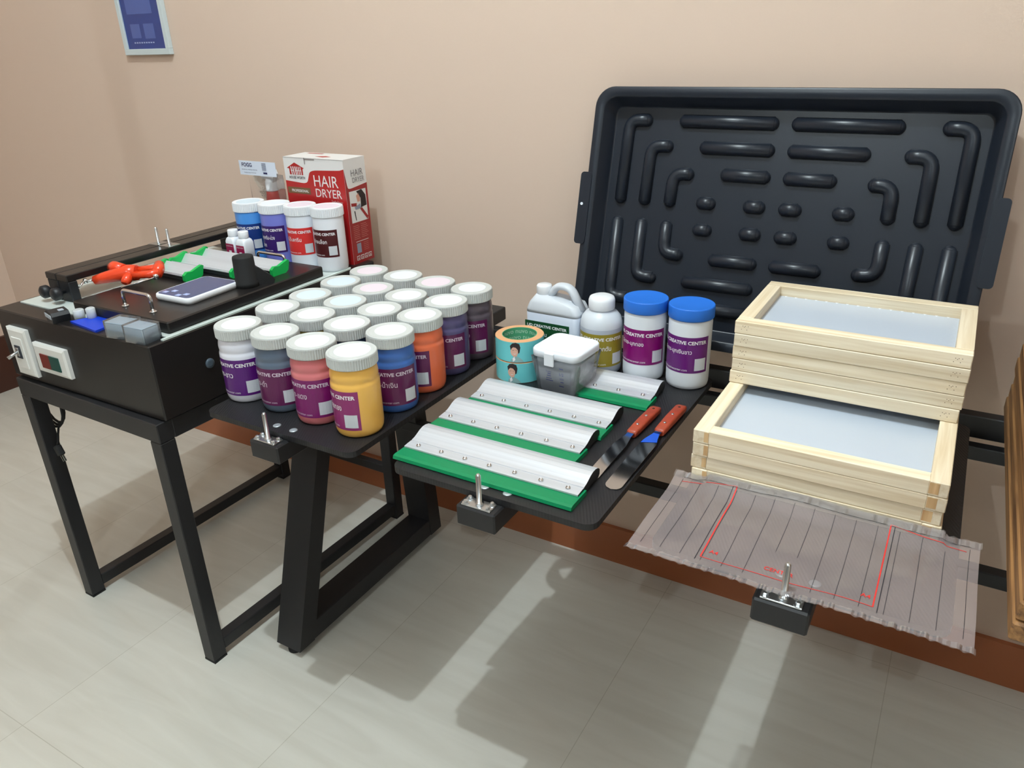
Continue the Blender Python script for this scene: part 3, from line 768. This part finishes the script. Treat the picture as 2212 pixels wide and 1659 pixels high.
# framed poster on the wall
t = thing('poster_frame', 'white-framed blue poster hanging high on the wall at the left', 'picture frame', (-2.590, WY, 1.468))
w, h = .234, .34
fr = MB()
for (a, b, c, d) in ((0, w, 0, .019), (0, w, h-.019, h), (0, .019, .019, h-.019), (w-.019, w, .019, h-.019)):
    fr.box(a, b, -.016, 0, c, d, b=.0015)
fr.build('frame', mat('pale_frame', (196, 206, 208), .35), t)
po = MB().box(.017, w-.017, -.010, -.004, .017, h-.017)
G = lambda u, v: (u, -.0104, v)
po.rect(.05, .098, .052, .095, G, 1).rect(.118, .17, .05, .095, G, 1).rect(.045, .175, .125, .235, G, 1)
for k in range(9): po.rect(.055+.012*k, .063+.012*k, .036, .040, G, 2)
po.build('poster', [mat('blue_poster', (38, 62, 132), .12, spec=.7), mat('lighter_blue_print', (78, 96, 160), .15), mat('pale_lettering_marks', (150, 165, 205), .3)], t)

# ------------------------------------------------------------------ squeegees
def squeegee(x0, x1, yb, n, lab, rz=0.):
    t = thing('squeegee', lab, 'squeegee', (x0, yb, ZP), rz, 'aluminium squeegees on the middle platen')
    L_ = x1-x0
    MB().prism([(0, .002), (.002, .0), (.06, .0), (.06, .009), (.008, .009), (.002, .0075)], 0, 0, L_).build('blade', GREENPU, t)
    d = .034
    out = [(d, .0095), (d, .0125), (d+.012, .0135), (d+.022, .014), (d+.0225, .0132), (d+.0235, .0132), (d+.024, .0145), (d+.032, .0160), (d+.041, .0195), (d+.050, .0235), (d+.060, .0262), (d+.070, .0262), (d+.080, .0235), (d+.087, .018), (d+.087, .008), (d+.083, .004), (d+.076, .002), (d+.064, .004), (d+.05, .003), (d+.04, .0), (d+.03, .0)]
    # outer shell smooth over the top
    hd = MB().prism([(p[0], p[1]) for p in out], 0, .002, L_-.004, smooth=False, mcap=1)
    ho = hd.build('holder', [ALU, mat('dark_hollow_end', (30, 30, 32), .5)], t)
    for k in range(n):
        x = L_*(.075+.85*k/(n-1)) if n > 3 else L_*(.16+.68*k/(n-1))
        bo = MB().lathe([(.0048, 0), (.0048, .0014), (.0038, .0032), (.0018, .0038), (.0016, .0020), (0, .0020)], 18).build('bolt', CHROME, t)
        bo.location = (x, d+.011, .0134)
    return t
squeegee(-.840, -.468, .958, 7, 'longest squeegee with green blade, at the front edge of the middle platen', R(-.3))
squeegee(-.852, -.527, 1.088, 6, 'second squeegee from the front of the middle platen, right behind the longest one', R(-.3))
squeegee(-.847, -.524, 1.200, 6, 'long squeegee in front of the tape rolls and the clear container', R(-.3))
squeegee(-.655, -.492, 1.357, 3, 'short squeegee with three bolts in front of the blue-lidded jars')

# ------------------------------------------------------------------ palette knives
HW = mat('reddish_wood_handle', (158, 62, 38), .4, var=.15, vscale=60)
MIR = mat('polished_spatula_steel', (200, 200, 202), .08, metal=1.)
def knife(x0, y0, ang, bl, bw, blue, lab):
    t = thing('palette_knife', lab, 'palette knife', (x0, y0, ZP), ang, 'palette knives on the middle platen')
    hd = MB().loft([[(p[0], y, p[1]) for p in rrect(-w_, w_, .002, .002+h_, .004, 3)] for y, w_, h_ in ((0, .009, .010), (.004, .0105, .0135), (.06, .0115, .015), (.118, .0115, .014), (.128, .010, .011))])
    h = hd.build('handle', HW, t)
    rv = MB()
    for y in (.03, .072): rv.lathe([(.0028, .0165), (.0028, .0178), (0, .0179)], 14, 0, (0, y))
    rv.build('rivets', STEEL, h)
    MB().lathe([(.0028, .0158), (.0028, .0163), (0, .0163)], 14, 0, (0, .110)).build('hanging_hole', mat('dark_hole', (40, 20, 16), .8), h)
    P = [(-.007, .0), (-.006, -.012), (-bw*.8, -.035), (-bw, -.05), (-bw, -bl+bw)]
    for k in range(1, 8): a = PI-PI*k/8*-1; P.append((-bw*math.cos(PI*k/8), -bl+bw-bw*math.sin(PI*k/8)))
    P += [(bw, -bl+bw), (bw, -.05), (bw*.8, -.035), (.006, -.012), (.007, 0)]
    bm_ = MB(); n0 = 70; ys = [-bl*k/n0 for k in range(n0+1)]
    def wid(y):
        if y > -.012: return .0065
        if y > -.05: return .0065+(bw-.0065)*(-.012-y)/.038
        if y > -bl+bw: return bw
        return math.sqrt(max(0, bw*bw-(-bl+bw-y)**2))
    def zz(y): return .0006+.0105*(1-(-y/bl)**1.6)
    top_ = [(sx*max(.0006, wid(y)), y, zz(y)+tz) for tz in (.0009, 0) for y in ys for sx in (-1, 1)]
    N_ = 2*(n0+1); fs_ = []
    for k in range(n0):
        a_ = 2*k; fs_ += [(a_, a_+2, a_+3, a_+1), (N_+a_, N_+a_+1, N_+a_+3, N_+a_+2), (a_, N_+a_, N_+a_+2, a_+2), (a_+1, a_+3, N_+a_+3, N_+a_+1)]
    bm_.add(top_, fs_, 0).build('blade', MIR, t)
    if blue:
        MB().add([(u, v, zz(v)+.0014) for u, v in ((-.0058, -.012), (-bw*.85, -.044), (-bw*.9, -.056), (bw*.9, -.044), (bw*.7, -.034), (.0058, -.012))], [(0, 1, 2, 3, 4, 5)], 0).build('blue_tint', mat('blue_protective_film', (40, 88, 200), .15, spec=.8), t)
    return t
knife(-.4775, 1.238, R(-2), .175, .0125, False, 'palette knife with reddish wooden handle nearer the squeegees, plain steel blade')
knife(-.4325, 1.268, R(-1.5), .218, .0155, True, 'palette knife with reddish wooden handle and blue film on its blade, at the platen edge')

# ------------------------------------------------------------------ tape rolls
TAPE = mat('aqua_printed_tape', (112, 206, 210), .35, coat=.2); KR = mat('kraft_paper_core', (214, 160, 116), .7); CG = mat('green_core_print', (76, 160, 118), .6); CL = mat('pale_core_lettering', (180, 215, 190), .6)
SK = mat('skin_tone_print', (226, 178, 156), .5); HR = mat('dark_brown_print', (46, 36, 36), .5); JK = mat('grey_teal_print', (140, 176, 176), .5)
for i, (z, off, lab) in enumerate(((ZP, -20, 'aqua printed tape roll, lower one of the stacked pair'), (ZP+.0505, -12, 'aqua printed tape roll, upper one of the stacked pair with green core showing'))):
    x, y = -.822, 1.411
    t = thing('tape_roll', lab, 'tape roll', (x, y, z), ORI(x, y)+R(off), 'tape rolls on the middle platen')
    ro, ri = .0555, .0385
    MB().lathe([(ro, .0015, 0), (ro, .0485, 1), (ro-.001, .0495, 1), (ri+.0015, .0495, 1), (ri+.0015, .0005, 1), (ro-.001, .0005, 1), (ro, .0015, 1)], 64, 0, cap0=False, cap1=False, smooth=False).build('tape', [TAPE, KR], t)
    core = MB().lathe([(ri, .0005), (ri, .0498), (ri+.0015, .0498), (ri+.0015, .0005), (ri, .0005)], 64, 0, cap0=False, cap1=False, smooth=False)
    for rw in range(3):
        for k in range(7):
            a0 = 2*PI*(k+.5*(rw % 2))/7
            Fc = lambda u, v: ((ri-.0004)*math.cos(a0-u/ri), (ri-.0004)*math.sin(a0-u/ri), .006+.015*rw+v)
            core.text('nuvo', 0, 0, .0075, Fc, 1, .01)
    core.build('core', [CG, CL], t)
    F0 = cyl(ro, .0, 0, 0)
    P_ = lambda o_: (lambda u, v: F0(u*.00115, .001+v*.00108, o_))
    pr = MB()
    def pg_(pts, lev, mi):
        def cl_(q, f):
            out = []
            for a, c in zip(q, q[1:]+q[:1]):
                fa, fc = f(a), f(c)
                if fa >= 0: out.append(a)
                if (fa >= 0) != (fc >= 0): s_ = fa/(fa-fc); out.append((a[0]+(c[0]-a[0])*s_, a[1]+(c[1]-a[1])*s_))
            return out
        u_ = math.floor(min(q[0] for q in pts)); ue = max(q[0] for q in pts)
        while u_ < ue:
            q = cl_(list(pts), lambda a: a[0]-u_)
            q = cl_(q, lambda a: u_+2-a[0]) if q else q
            if len(q) > 2: pr.flat(q, P_(.0002+.00015*lev), mi)
            u_ += 2
    def ell_(cx, cy, rx, ry, lev, mi, n=18): pg_([(cx+rx*math.cos(2*PI*k/n), cy+ry*math.sin(2*PI*k/n)) for k in range(n)], lev, mi)
    pg_([(-10, 0), (-8, 6), (-3, 12), (3, 14), (9, 11), (15, 5), (18, 0)], 0, 2)
    pg_([(-5, 9), (-1, 13), (1, 6), (-4, 1)], 1, 3)
    pg_([(-3, 12), (4, 14), (6, 22), (-3, 22)], 1, 0)
    ell_(-1, 24, 7.6, 10.5, 2, 0)
    pg_([(-8.5, 30), (-9.5, 36), (-5, 42), (2, 44), (9, 41), (11, 33), (9, 22), (6.5, 20), (6, 28), (2, 33), (-3, 34), (-6, 31), (-8, 27)], 3, 1)
    pg_([(-5, 27), (-1, 28), (-1, 27.3), (-5, 26.2)], 3, 1); pg_([(1.5, 28), (4.5, 27), (4.5, 26.3), (1.5, 27.3)], 3, 1)
    pg_([(-4, 19.5), (0, 18), (3.5, 20.5), (0, 19.3)], 3, 3)
    pr.build('portrait_print', [SK, HR, JK, LETTER], t)

# ------------------------------------------------------------------ clear container with white lid
t = thing('clear_container', 'clear square food container with white clip lid wrapped in plastic film', 'container', (-.697, 1.398, ZP), R(-4))
CBD = mat('hazy_clear_plastic', (218, 222, 230), .15, alpha=.55, bump=.1, bscale=60)
def sq(hw, z, r): return [(p[0], p[1], z) for p in rrect(-hw, hw, -hw*.98, hw*.98, r, 5)]
MB().loft([sq(.043, 0, .010), sq(.045, .004, .012), sq(.052, .088, .014)], cap=False).rect(-.04, .04, -.04, .04, lambda u, v: (u, v, .001)).build('body', CBD, t)
MB().loft([sq(.036, .006, .008), sq(.040, .04, .01), sq(.034, .055, .01)]).build('contents', mat('grey_powder', (226, 228, 232), .9, bump=.5, bscale=120), t)
MB().loft([sq(.055, .082, .018), sq(.0585, .084, .02), sq(.0585, .097, .02), sq(.0565, .100, .02), sq(.050, .1005, .016), sq(.049, .0985, .016)]).build('lid', mat('white_lid_plastic', (236, 240, 246), .35), t)
MB().box(-.020, .004, -.0625, -.0575, .068, .098, b=.0015).build('clip', WHITEPL, t)
MB().box(-.012, .012, .0565, .0620, .072, .098, b=.0015).build('clip', WHITEPL, t)
BLP = mat('blue_print', (44, 62, 150), .5)
Fq = lambda u, v: (-.04+u, -.0475-.0075*(v-.02)/.088-.0003, v)
mk = MB()
for (u, v, w_) in ((.020, .040, .010), (.018, .034, .014), (.017, .029, .018), (.022, .045, .008), (.052, .062, .010), (.054, .030, .008), (.050, .020, .012)):
    mk.rect(u, u+w_, v, v+.0022, Fq, 0)
mk.text('1/2', .052, .046, .007, Fq, 0); mk.text('300', .052, .036, .005, Fq, 0).text('Super', .018, .048, .006, Fq, 0)
mk.build('measure_print', BLP, t)
rg = []
for j, z in enumerate((.0008, .03, .06, .08)):
    hw = .048+.010*j/3; base = sq(hw+.002, z, .015)
    rg.append([(p[0]*(1+.03*math.sin(k*2.1+j*1.7)), p[1]*(1+.03*math.sin(k*1.3+j*2.9)), p[2]) for k, p in enumerate(base)])
MB().loft(rg, cap=False, smooth=False).build('wrap_film', film('wrap_film_clear', (226, 230, 238), .10, .12, .9, bump=.2, bscale=55), t)

# ------------------------------------------------------------------ jerrycan
t = thing('jerrycan', 'translucent white jerrycan with handle and green label behind the tape rolls', 'jerrycan', (-.790, 1.540, ZP), R(-1))
MILK = mat('milky_plastic', (206, 211, 218), .35, sss=.2); LIQ = mat('liquid_filled_plastic', (178, 185, 198), .35, sss=.2)
hw, hd = .070, .036
jc = MB()
def jr(x0, x1, d, z, r): return [(p[0], p[1], z) for p in rrect(x0, x1, -d, d, r, 5)]
jc.loft([jr(-.066, .066, .032, 0, .012), jr(-.070, .070, .036, .006, .014), jr(-.070, .070, .036, .118, .014)], 1, cap=True)
jc.loft([jr(-.070, .070, .036, .118, .014), jr(-.069, .069, .036, .126, .014), jr(-.062, .060, .034, .142, .013), jr(-.056, .030, .030, .150, .012), jr(-.052, -.016, .018, .158, .010)], 0)
jc.build('body', [MILK, LIQ], t)
hp = arcpath([(-.020, 0, .150), (-.002, 0, .181), (.034, 0, .180), (.064, 0, .128)], .016, 6)
def ovalt(pts, rx, ry, mb):
    rings = []
    for i, p in enumerate(pts):
        d = (pts[min(i+1, len(pts)-1)]-pts[max(i-1, 0)]).normalized(); n_ = Vector((0, 1, 0)); b_ = d.cross(n_)
        rings.append([tuple(p+n_*ry*math.cos(2*PI*k/14)+b_*rx*math.sin(2*PI*k/14)) for k in range(14)])
    return mb.loft(rings)
hh = ovalt(hp, .0085, .014, MB()); hh.box(.030, .044, -.010, .010, .118, .150, b=.004)
hh.build('handle', MILK, t)
MB().lathe([(.0165, .156, 0, 0), (.0185, .158, 0, 1), (.0185, .176, 0, 1), (.0165, .179, 0, 0), (0, .179, 0, 0)], 60, 0, (-.036, 0), ribs=1, ribamp=.0007).build('cap', WHITEPL, t)
F0 = lambda u, v, o_=0: (-.0695+u, -.0365-o_, .026+v)
jar_label(t, F0, .118, .072, mat('dark_green_label', (22, 74, 40), .4), 'น้ำยาคลีน', patch=False, nu=1)

# milky bottle
x, y = -.671, 1.525
t = thing('milky_bottle', 'round-shouldered translucent bottle with mustard label, left of the blue-lidded jars', 'bottle', (x, y, ZP), ORI(x, y))
MB().lathe([(.042, 0, 1), (.0465, .004, 1), (.048, .014, 1), (.048, .110, 0), (.0475, .118, 0), (.044, .130, 0), (.036, .140, 0), (.026, .146, 0), (.0245, .152, 0)], 48).build('body', [MILK, LIQ], t)
MB().lathe([(.0285, .148), (.030, .150), (.030, .168), (.0275, .175), (.021, .178), (0, .178)], 40).build('cap', WHITEPL, t)
W = .132
jar_label(t, cyl(.0481, .022, R(72), W), W, .078, mat('mustard_label', (150, 134, 40), .4), 'น้ำยาแก้บล็อกตัน')

# ------------------------------------------------------------------ moulded tray leaning on the wall
TY0, TZ0, TLEN, TW = 1.628, .829, .570, .856
ang = math.atan2(1.768-1.630, 1.381-.837)
t = thing('plastic_tray', 'large black moulded plastic tray leaning upright against the wall behind the jars and frames', 'tray', (-.799, TY0-.002, TZ0))
t.rotation_euler = (-ang, 0, 0)   # local x right, z up, y towards wall
BM = []
VC = .295
def prof_ring(x0, x1, z0, z1, r, y): return [(p[0], y, p[1]) for p in rrect(x0, x1, z0, z1, r, 8)]
W_, H_ = TW, TLEN
rings = [prof_ring(0, W_, 0, H_, .045, .010), prof_ring(0, W_, 0, H_, .045, .001), prof_ring(.002, W_-.002, .002, H_-.002, .044, 0), prof_ring(.020, W_-.020, .020, H_-.020, .032, 0),
         prof_ring(.023, W_-.023, .023, H_-.023, .03, .003), prof_ring(.036, W_-.036, .036, H_-.036, .022, .040), prof_ring(.040, W_-.040, .040, H_-.040, .02, .045)]
sh = MB(); sh.loft(rings, cap=False)
inner = rings[-1]; n_ = len(inner); o_ = len(sh.v)
sh.v += inner; sh.f.append(tuple(o_+k for k in range(n_))); sh.m.append(0); sh.sm.append(False)
back = [prof_ring(.003, W_-.003, .003, H_-.003, .043, .010), prof_ring(.021, W_-.021, .021, H_-.021, .032, .010), prof_ring(.033, W_-.033, .033, H_-.033, .022, .048)]
sh.loft(back, cap=False); sh.v += back[-1]; sh.f.append(tuple(len(sh.v)-n_+k for k in reversed(range(n_)))); sh.m.append(0); sh.sm.append(False)
sh.v += rings[0]; a_ = len(sh.v)-n_; sh.v += back[0]; b_ = len(sh.v)-n_
for k in range(n_): sh.f.append((a_+k, a_+(k+1) % n_, b_+(k+1) % n_, b_+k)); sh.m.append(0); sh.sm.append(False)
so_ = sh.build('shell', TRAYM, t)
bm = bmesh.new(); bm.from_mesh(so_.data); bmesh.ops.remove_doubles(bm, verts=bm.verts, dist=1e-5)
bmesh.ops.recalc_face_normals(bm, faces=bm.faces); bm.to_mesh(so_.data); bm.free()
def rib(pts):
    P3 = [(p[0]+.002, .043, p[1]+VC-.282) for p in pts]
    if len(P3) > 2: P3 = arcpath(P3, .026, 6)
    else: P3 = [Vector(P3[0]), Vector(P3[1])]
    d0 = (P3[0]-P3[1]).normalized(); d1 = (P3[-1]-P3[-2]).normalized(); r = .0145
    full = []; rad = []
    for a in (1., .985, .93, .83, .68, .5, .38): full.append(P3[0]+d0*r*(a-.35)); rad.append(r*math.sqrt(max(.0004, 1-a*a)))
    for p in P3: full.append(p); rad.append(r)
    for a in (.38, .5, .68, .83, .93, .985, 1.): full.append(P3[-1]+d1*r*(a-.35)); rad.append(r*math.sqrt(max(.0004, 1-a*a)))
    MB().tube(full, rad, 14).build('moulded_rib', TRAYM, t)
cx_ = .4285; cv = .282
def sym(p): return [(2*cx_-q[0], q[1]) for q in p]
def ref(p): return [(q[0], 2*cv-q[1]) for q in p]
base = [[(.203, .490), (.406, .490)], [(.258, .434), (.406, .434)], [(.314, .377), (.406, .377)], [(.268, .312), (.294, .312)], [(.375, .312), (.405, .312)],
        [(.119, .490), (.073, .490), (.072, .306)], [(.177, .434), (.134, .434), (.133, .306)], [(.235, .374), (.196, .374), (.195, .306)]]
for p in base:
    for q in (p, sym(p), ref(p), sym(ref(p))): rib(q)
for xs in (0, 1):
    x0 = -.016 if xs == 0 else W_-.012
    MB().prism(rrect(x0, x0+.028, .205, .375, .008, 4), 1, -.003, .012).build('grip_lug', TRAYM, t)
MB().lathe([(.0035, 0), (.0035, .001)], 14, 0, M=Matrix.Translation((-.006, -.0032, .30)) @ Matrix.Rotation(PI/2, 4, 'X')).build('lug_hole', PAPERW, t)

# ------------------------------------------------------------------ pine screen frames
PX = wood('pine_along_x', (240, 226, 200), (216, 195, 160), 0); PY = wood('pine_along_y', (240, 226, 200), (218, 197, 162), 1); PE = wood('pine_end_grain', (222, 186, 136), (176, 126, 74), 2, .5)
MESHM = mat('white_silk_mesh', (190, 199, 212), .3, coat=.2)
STP = mat('dark_staple_marks', (120, 92, 66), .6)
GLUE = mat('amber_glue_stain', (206, 158, 98), .5)
def screen(kind, x0, x1, y0, y1, z, th, lab, grp, dx=0., dy=0., teeth=False, rz=0.):
    t = thing('printing_screen', lab, 'screen frame', ((x0+x1)/2+dx, (y0+y1)/2+dy, z), rz, grp)
    w = x1-x0; d = y1-y0; a = w/2; b = d/2; rw = .027; th_ = th-.0006
    if kind == 'rear':   # front and back rails run through, staples in their ends
        for sgn, nm in ((-1, 'f'), (1, 'b')):
            yy0, yy1 = (-b, -b+rw) if sgn < 0 else (b-rw, b)
            m_ = MB().box(-a, a, yy0, yy1, 0, th_, b=.0012)
            if sgn < 0:
                for q in range(3):
                    for ex_ in (-a+.012, a-.027):
                        m_.box(ex_+.005*q, ex_+.005*q+.0012, -b-.0003, -b, th_*(.35+.2*((q*7) % 2)), th_*(.35+.2*((q*7) % 2))+.0012, 1)
                        m_.box(ex_+.005*q+.002, ex_+.005*q+.0032, -b-.0003, -b, th_*.62, th_*.62+.0012, 1)
            m_.build('rail', [PX, STP], t)
        for sgn in (-1, 1):
            xx0, xx1 = (-a, -a+rw) if sgn < 0 else (a-rw, a)
            MB().box(xx0, xx1, -b+rw, b-rw, 0, th_, b=.0006).build('stile', PY, t)
    else:                # side stiles run through to the front, end grain showing
        for sgn in (-1, 1):
            xx0, xx1 = (-a, -a+rw) if sgn < 0 else (a-rw, a)
            st_ = MB().box(xx0, xx1, -b, b, 0, th_, b=.0012)
            g = (xx1-.008, xx1-.0005) if sgn < 0 else (xx0+.0005, xx0+.014)
            st_.box(g[0], g[1], -b-.0004, -b, th_*.15, th_*.9, 1)
            st_.build('stile', [PY, PE], t)
        for sgn in (-1, 1):
            yy0, yy1 = (-b, -b+rw) if sgn < 0 else (b-rw, b)
            MB().box(-a+rw, a-rw, yy0+.0004, yy1-.0004, 0, th_, b=.0008).build('rail', PX, t)
    sm = MB().box(-a+rw-.001, a-rw+.001, -b+rw-.001, b-rw+.001, .0025, .0032)
    if teeth:
        for k in range(26):
            yy = b-rw-.004-k*(d-2*rw-.03)/26*1.
            sm.add([(a-rw, yy, .0036), (a-rw-.020, yy-.0015, .0036), (a-rw, yy-.003, .0036)], [(0, 1, 2)], 1)
        for k in range(16):
            xx = -a+rw+.01+k*.02
            sm.add([(xx, b-rw, .0036), (xx+.003, b-rw-.007, .0036), (xx+.006, b-rw, .0036)], [(0, 1, 2)], 1)
    sm.build('mesh_fabric', [MESHM, PAPERW], t)
    return t
ordw = ['lowest', 'second from bottom', 'middle', 'second from top', 'top']
# front stack of four deeper frames
offs = [(.003, .000), (0, .002), (.002, .0), (.001, .0)]
for k in range(4):
    lab = ['lowest pine screen frame of the front stack, behind the clear sheet', 'pine screen frame second from bottom in the front stack', 'pine screen frame directly under the top one of the front stack', 'top pine screen frame of the front stack, bluish white mesh catching the light'][k]
    screen('front', -.331, .056, 1.146, 1.645, ZP+.025*k, .025, lab, 'front stack of pine screen frames', *offs[k])
offs = [(-.001, .0), (.001, .001), (0, .001), (.001, -.001), (0, 0)]
for k in range(5):
    lab = ['lowest pine screen frame of the rear stack, resting on the front stack', 'pine screen frame second from bottom in the rear stack', 'middle pine screen frame of the five in the rear stack', 'knotty pine screen frame directly under the top one of the rear stack', 'top pine screen frame of the rear stack, with ruffled mesh edge'][k]
    screen('rear', -.330, .056, 1.362, 1.637, ZP+.100+.025*k, .025, lab, 'rear stack of pine screen frames', *offs[k], teeth=(k == 4))

# ------------------------------------------------------------------ stained frames on the far right platen
DX = wood('stained_along_x', (190, 144, 92), (130, 88, 50), 0, .8); DY = wood('stained_along_y', (160, 116, 70), (88, 58, 34), 1, 1.3)
for k in range(8):
    lab = ['lowest', 'second', 'third', 'fourth', 'fifth', 'sixth', 'seventh', 'topmost'][k]+' brown stained wooden frame from the bottom of the stack at the right edge'
    if k == 0: lab = 'lowest brown stained wooden frame of the stack at the right edge'
    if k == 7: lab = 'topmost brown stained wooden frame of the stack at the right edge'
    x0, x1, y0, y1 = .145+.002*(k % 3), .62, .960+.002*((k*2) % 3), 1.70-.004*k
    t = thing('stained_screen', lab, 'wooden frame', ((x0+x1)/2, (y0+y1)/2, ZP+.03*k), R(.5), 'stained wooden frames at the right')
    a = (x1-x0)/2; b = (y1-y0)/2; rw = .04
    for sgn in (-1, 1):
        MB().box(-a if sgn < 0 else a-rw, -a+rw if sgn < 0 else a, -b, b, 0, .0292, b=.003).build('stile', DY, t)
        MB().box(-a+rw, a-rw, -b if sgn < 0 else b-rw, -b+rw if sgn < 0 else b, 0.001, .0285, b=.002).build('rail', DX, t)

# ------------------------------------------------------------------ gridded sheet in a clear bag on the third platen
t = thing('gridded_sheet', 'see-through red and black gridded sheet in a clear bag, before the pine frames', 'plastic sheet', (0, 0, 0))
SHX0, SHX1, SHY0, SHY1 = -.352, .112, .906, 1.1445
def shz(x, y):
    u = (x-SHX0)/(SHX1-SHX0); v = (y-SHY0)/(SHY1-SHY0)
    z = ZP+.004+.0016*math.sin(u*11+v*3)*math.sin(v*7+u*2)+.0008*math.sin(u*23-v*9)
    z += .016*max(0, v-.8)/.2*(1 if .12 < u < .9 else .5)
    return z+.002
HAZE = film('hazy_sheet_film', (182, 168, 168), .43, .2, .9, bump=.12, bscale=9)
RED = mat('red_line_print', (214, 50, 44), .5); BLK = mat('black_line_print', (34, 34, 42), .5)
Fs = lambda x, y: (x, y, shz(x, y))
MB().rect(SHX0, SHX1, SHY0, SHY1, Fs, 0, 56, 28).build('sheet', HAZE, t)
for p in t.children[0].data.polygons: p.use_smooth = True
gl = MB()
def ln(x0, y0, x1, y1, w, mi, n=20):
    dx, dy = x1-x0, y1-y0; L_ = math.hypot(dx, dy); nx, ny = -dy/L_*w/2, dx/L_*w/2
    for k in range(n):
        a, b = k/n, (k+1)/n
        q = [(x0+dx*a+nx, y0+dy*a+ny), (x0+dx*b+nx, y0+dy*b+ny), (x0+dx*b-nx, y0+dy*b-ny), (x0+dx*a-nx, y0+dy*a-ny)]
        gl.add([(u, v, shz(u, v)+.0006) for u, v in q], [(0, 1, 2, 3)], mi)
for k in range(15):
    x = -.335+.031*k
    ln(x, SHY0+.02 if k not in (6, 7) else SHY0+.09, x, SHY1-.02, .0006, 1)
ln(-.25, .925, -.25, 1.13, .0011, 1); ln(-.002, .925, -.002, 1.13, .0011, 1)
ln(-.244, .935, -.244, 1.132, .0019, 0); ln(-.008, .935, -.008, 1.132, .0019, 0)
ln(-.244, .935, -.008, .935, .0012, 0); ln(-.335, 1.118, -.244, 1.132, .0012, 0); ln(-.008, 1.132, .095, 1.118, .0012, 0)
ln(-.335, 1.130, .10, 1.130, .0007, 1)
G = lambda u, v: (u, v, shz(u, v)+.0008)
gl.text('CENTER', -.155, .948, .008, G, 0, .01); gl.text('A4', -.236, .95, .008, G, 0, .01); gl.text('A4', -.026, .95, .008, G, 0, .01)
gl.build('grid_print', [RED, BLK], t)
sg = MB(); sg.rect(SHX0-.002, SHX1+.002, SHY0-.003, SHY0+.009, lambda x, y: (x, y, shz(x, y)+.001+.0016*math.sin(x*420)*math.sin(x*77)), 0, 200, 3)
sg.build('front_seal', film('crinkled_seal', (235, 235, 240), .10, .05, 1.6), t)
sg = MB(); sg.rect(SHX0-.002, SHX1+.002, SHY1-.016, SHY1-.001, lambda x, y: (x, y, shz(x, y)+.0018+.0016*math.sin(x*390)*math.sin(x*61)), 0, 200, 3)
sg.build('rear_seal', film('crinkled_seal', (225, 225, 232), .10, .05, 1.6), t)

# unseen post added behind camera left to cast the wall's vertical shadow band
struct(MB().box(-1.775, -1.715, -.26, -.23, 0, 3.75).build('added_shadow_post', WALLM))
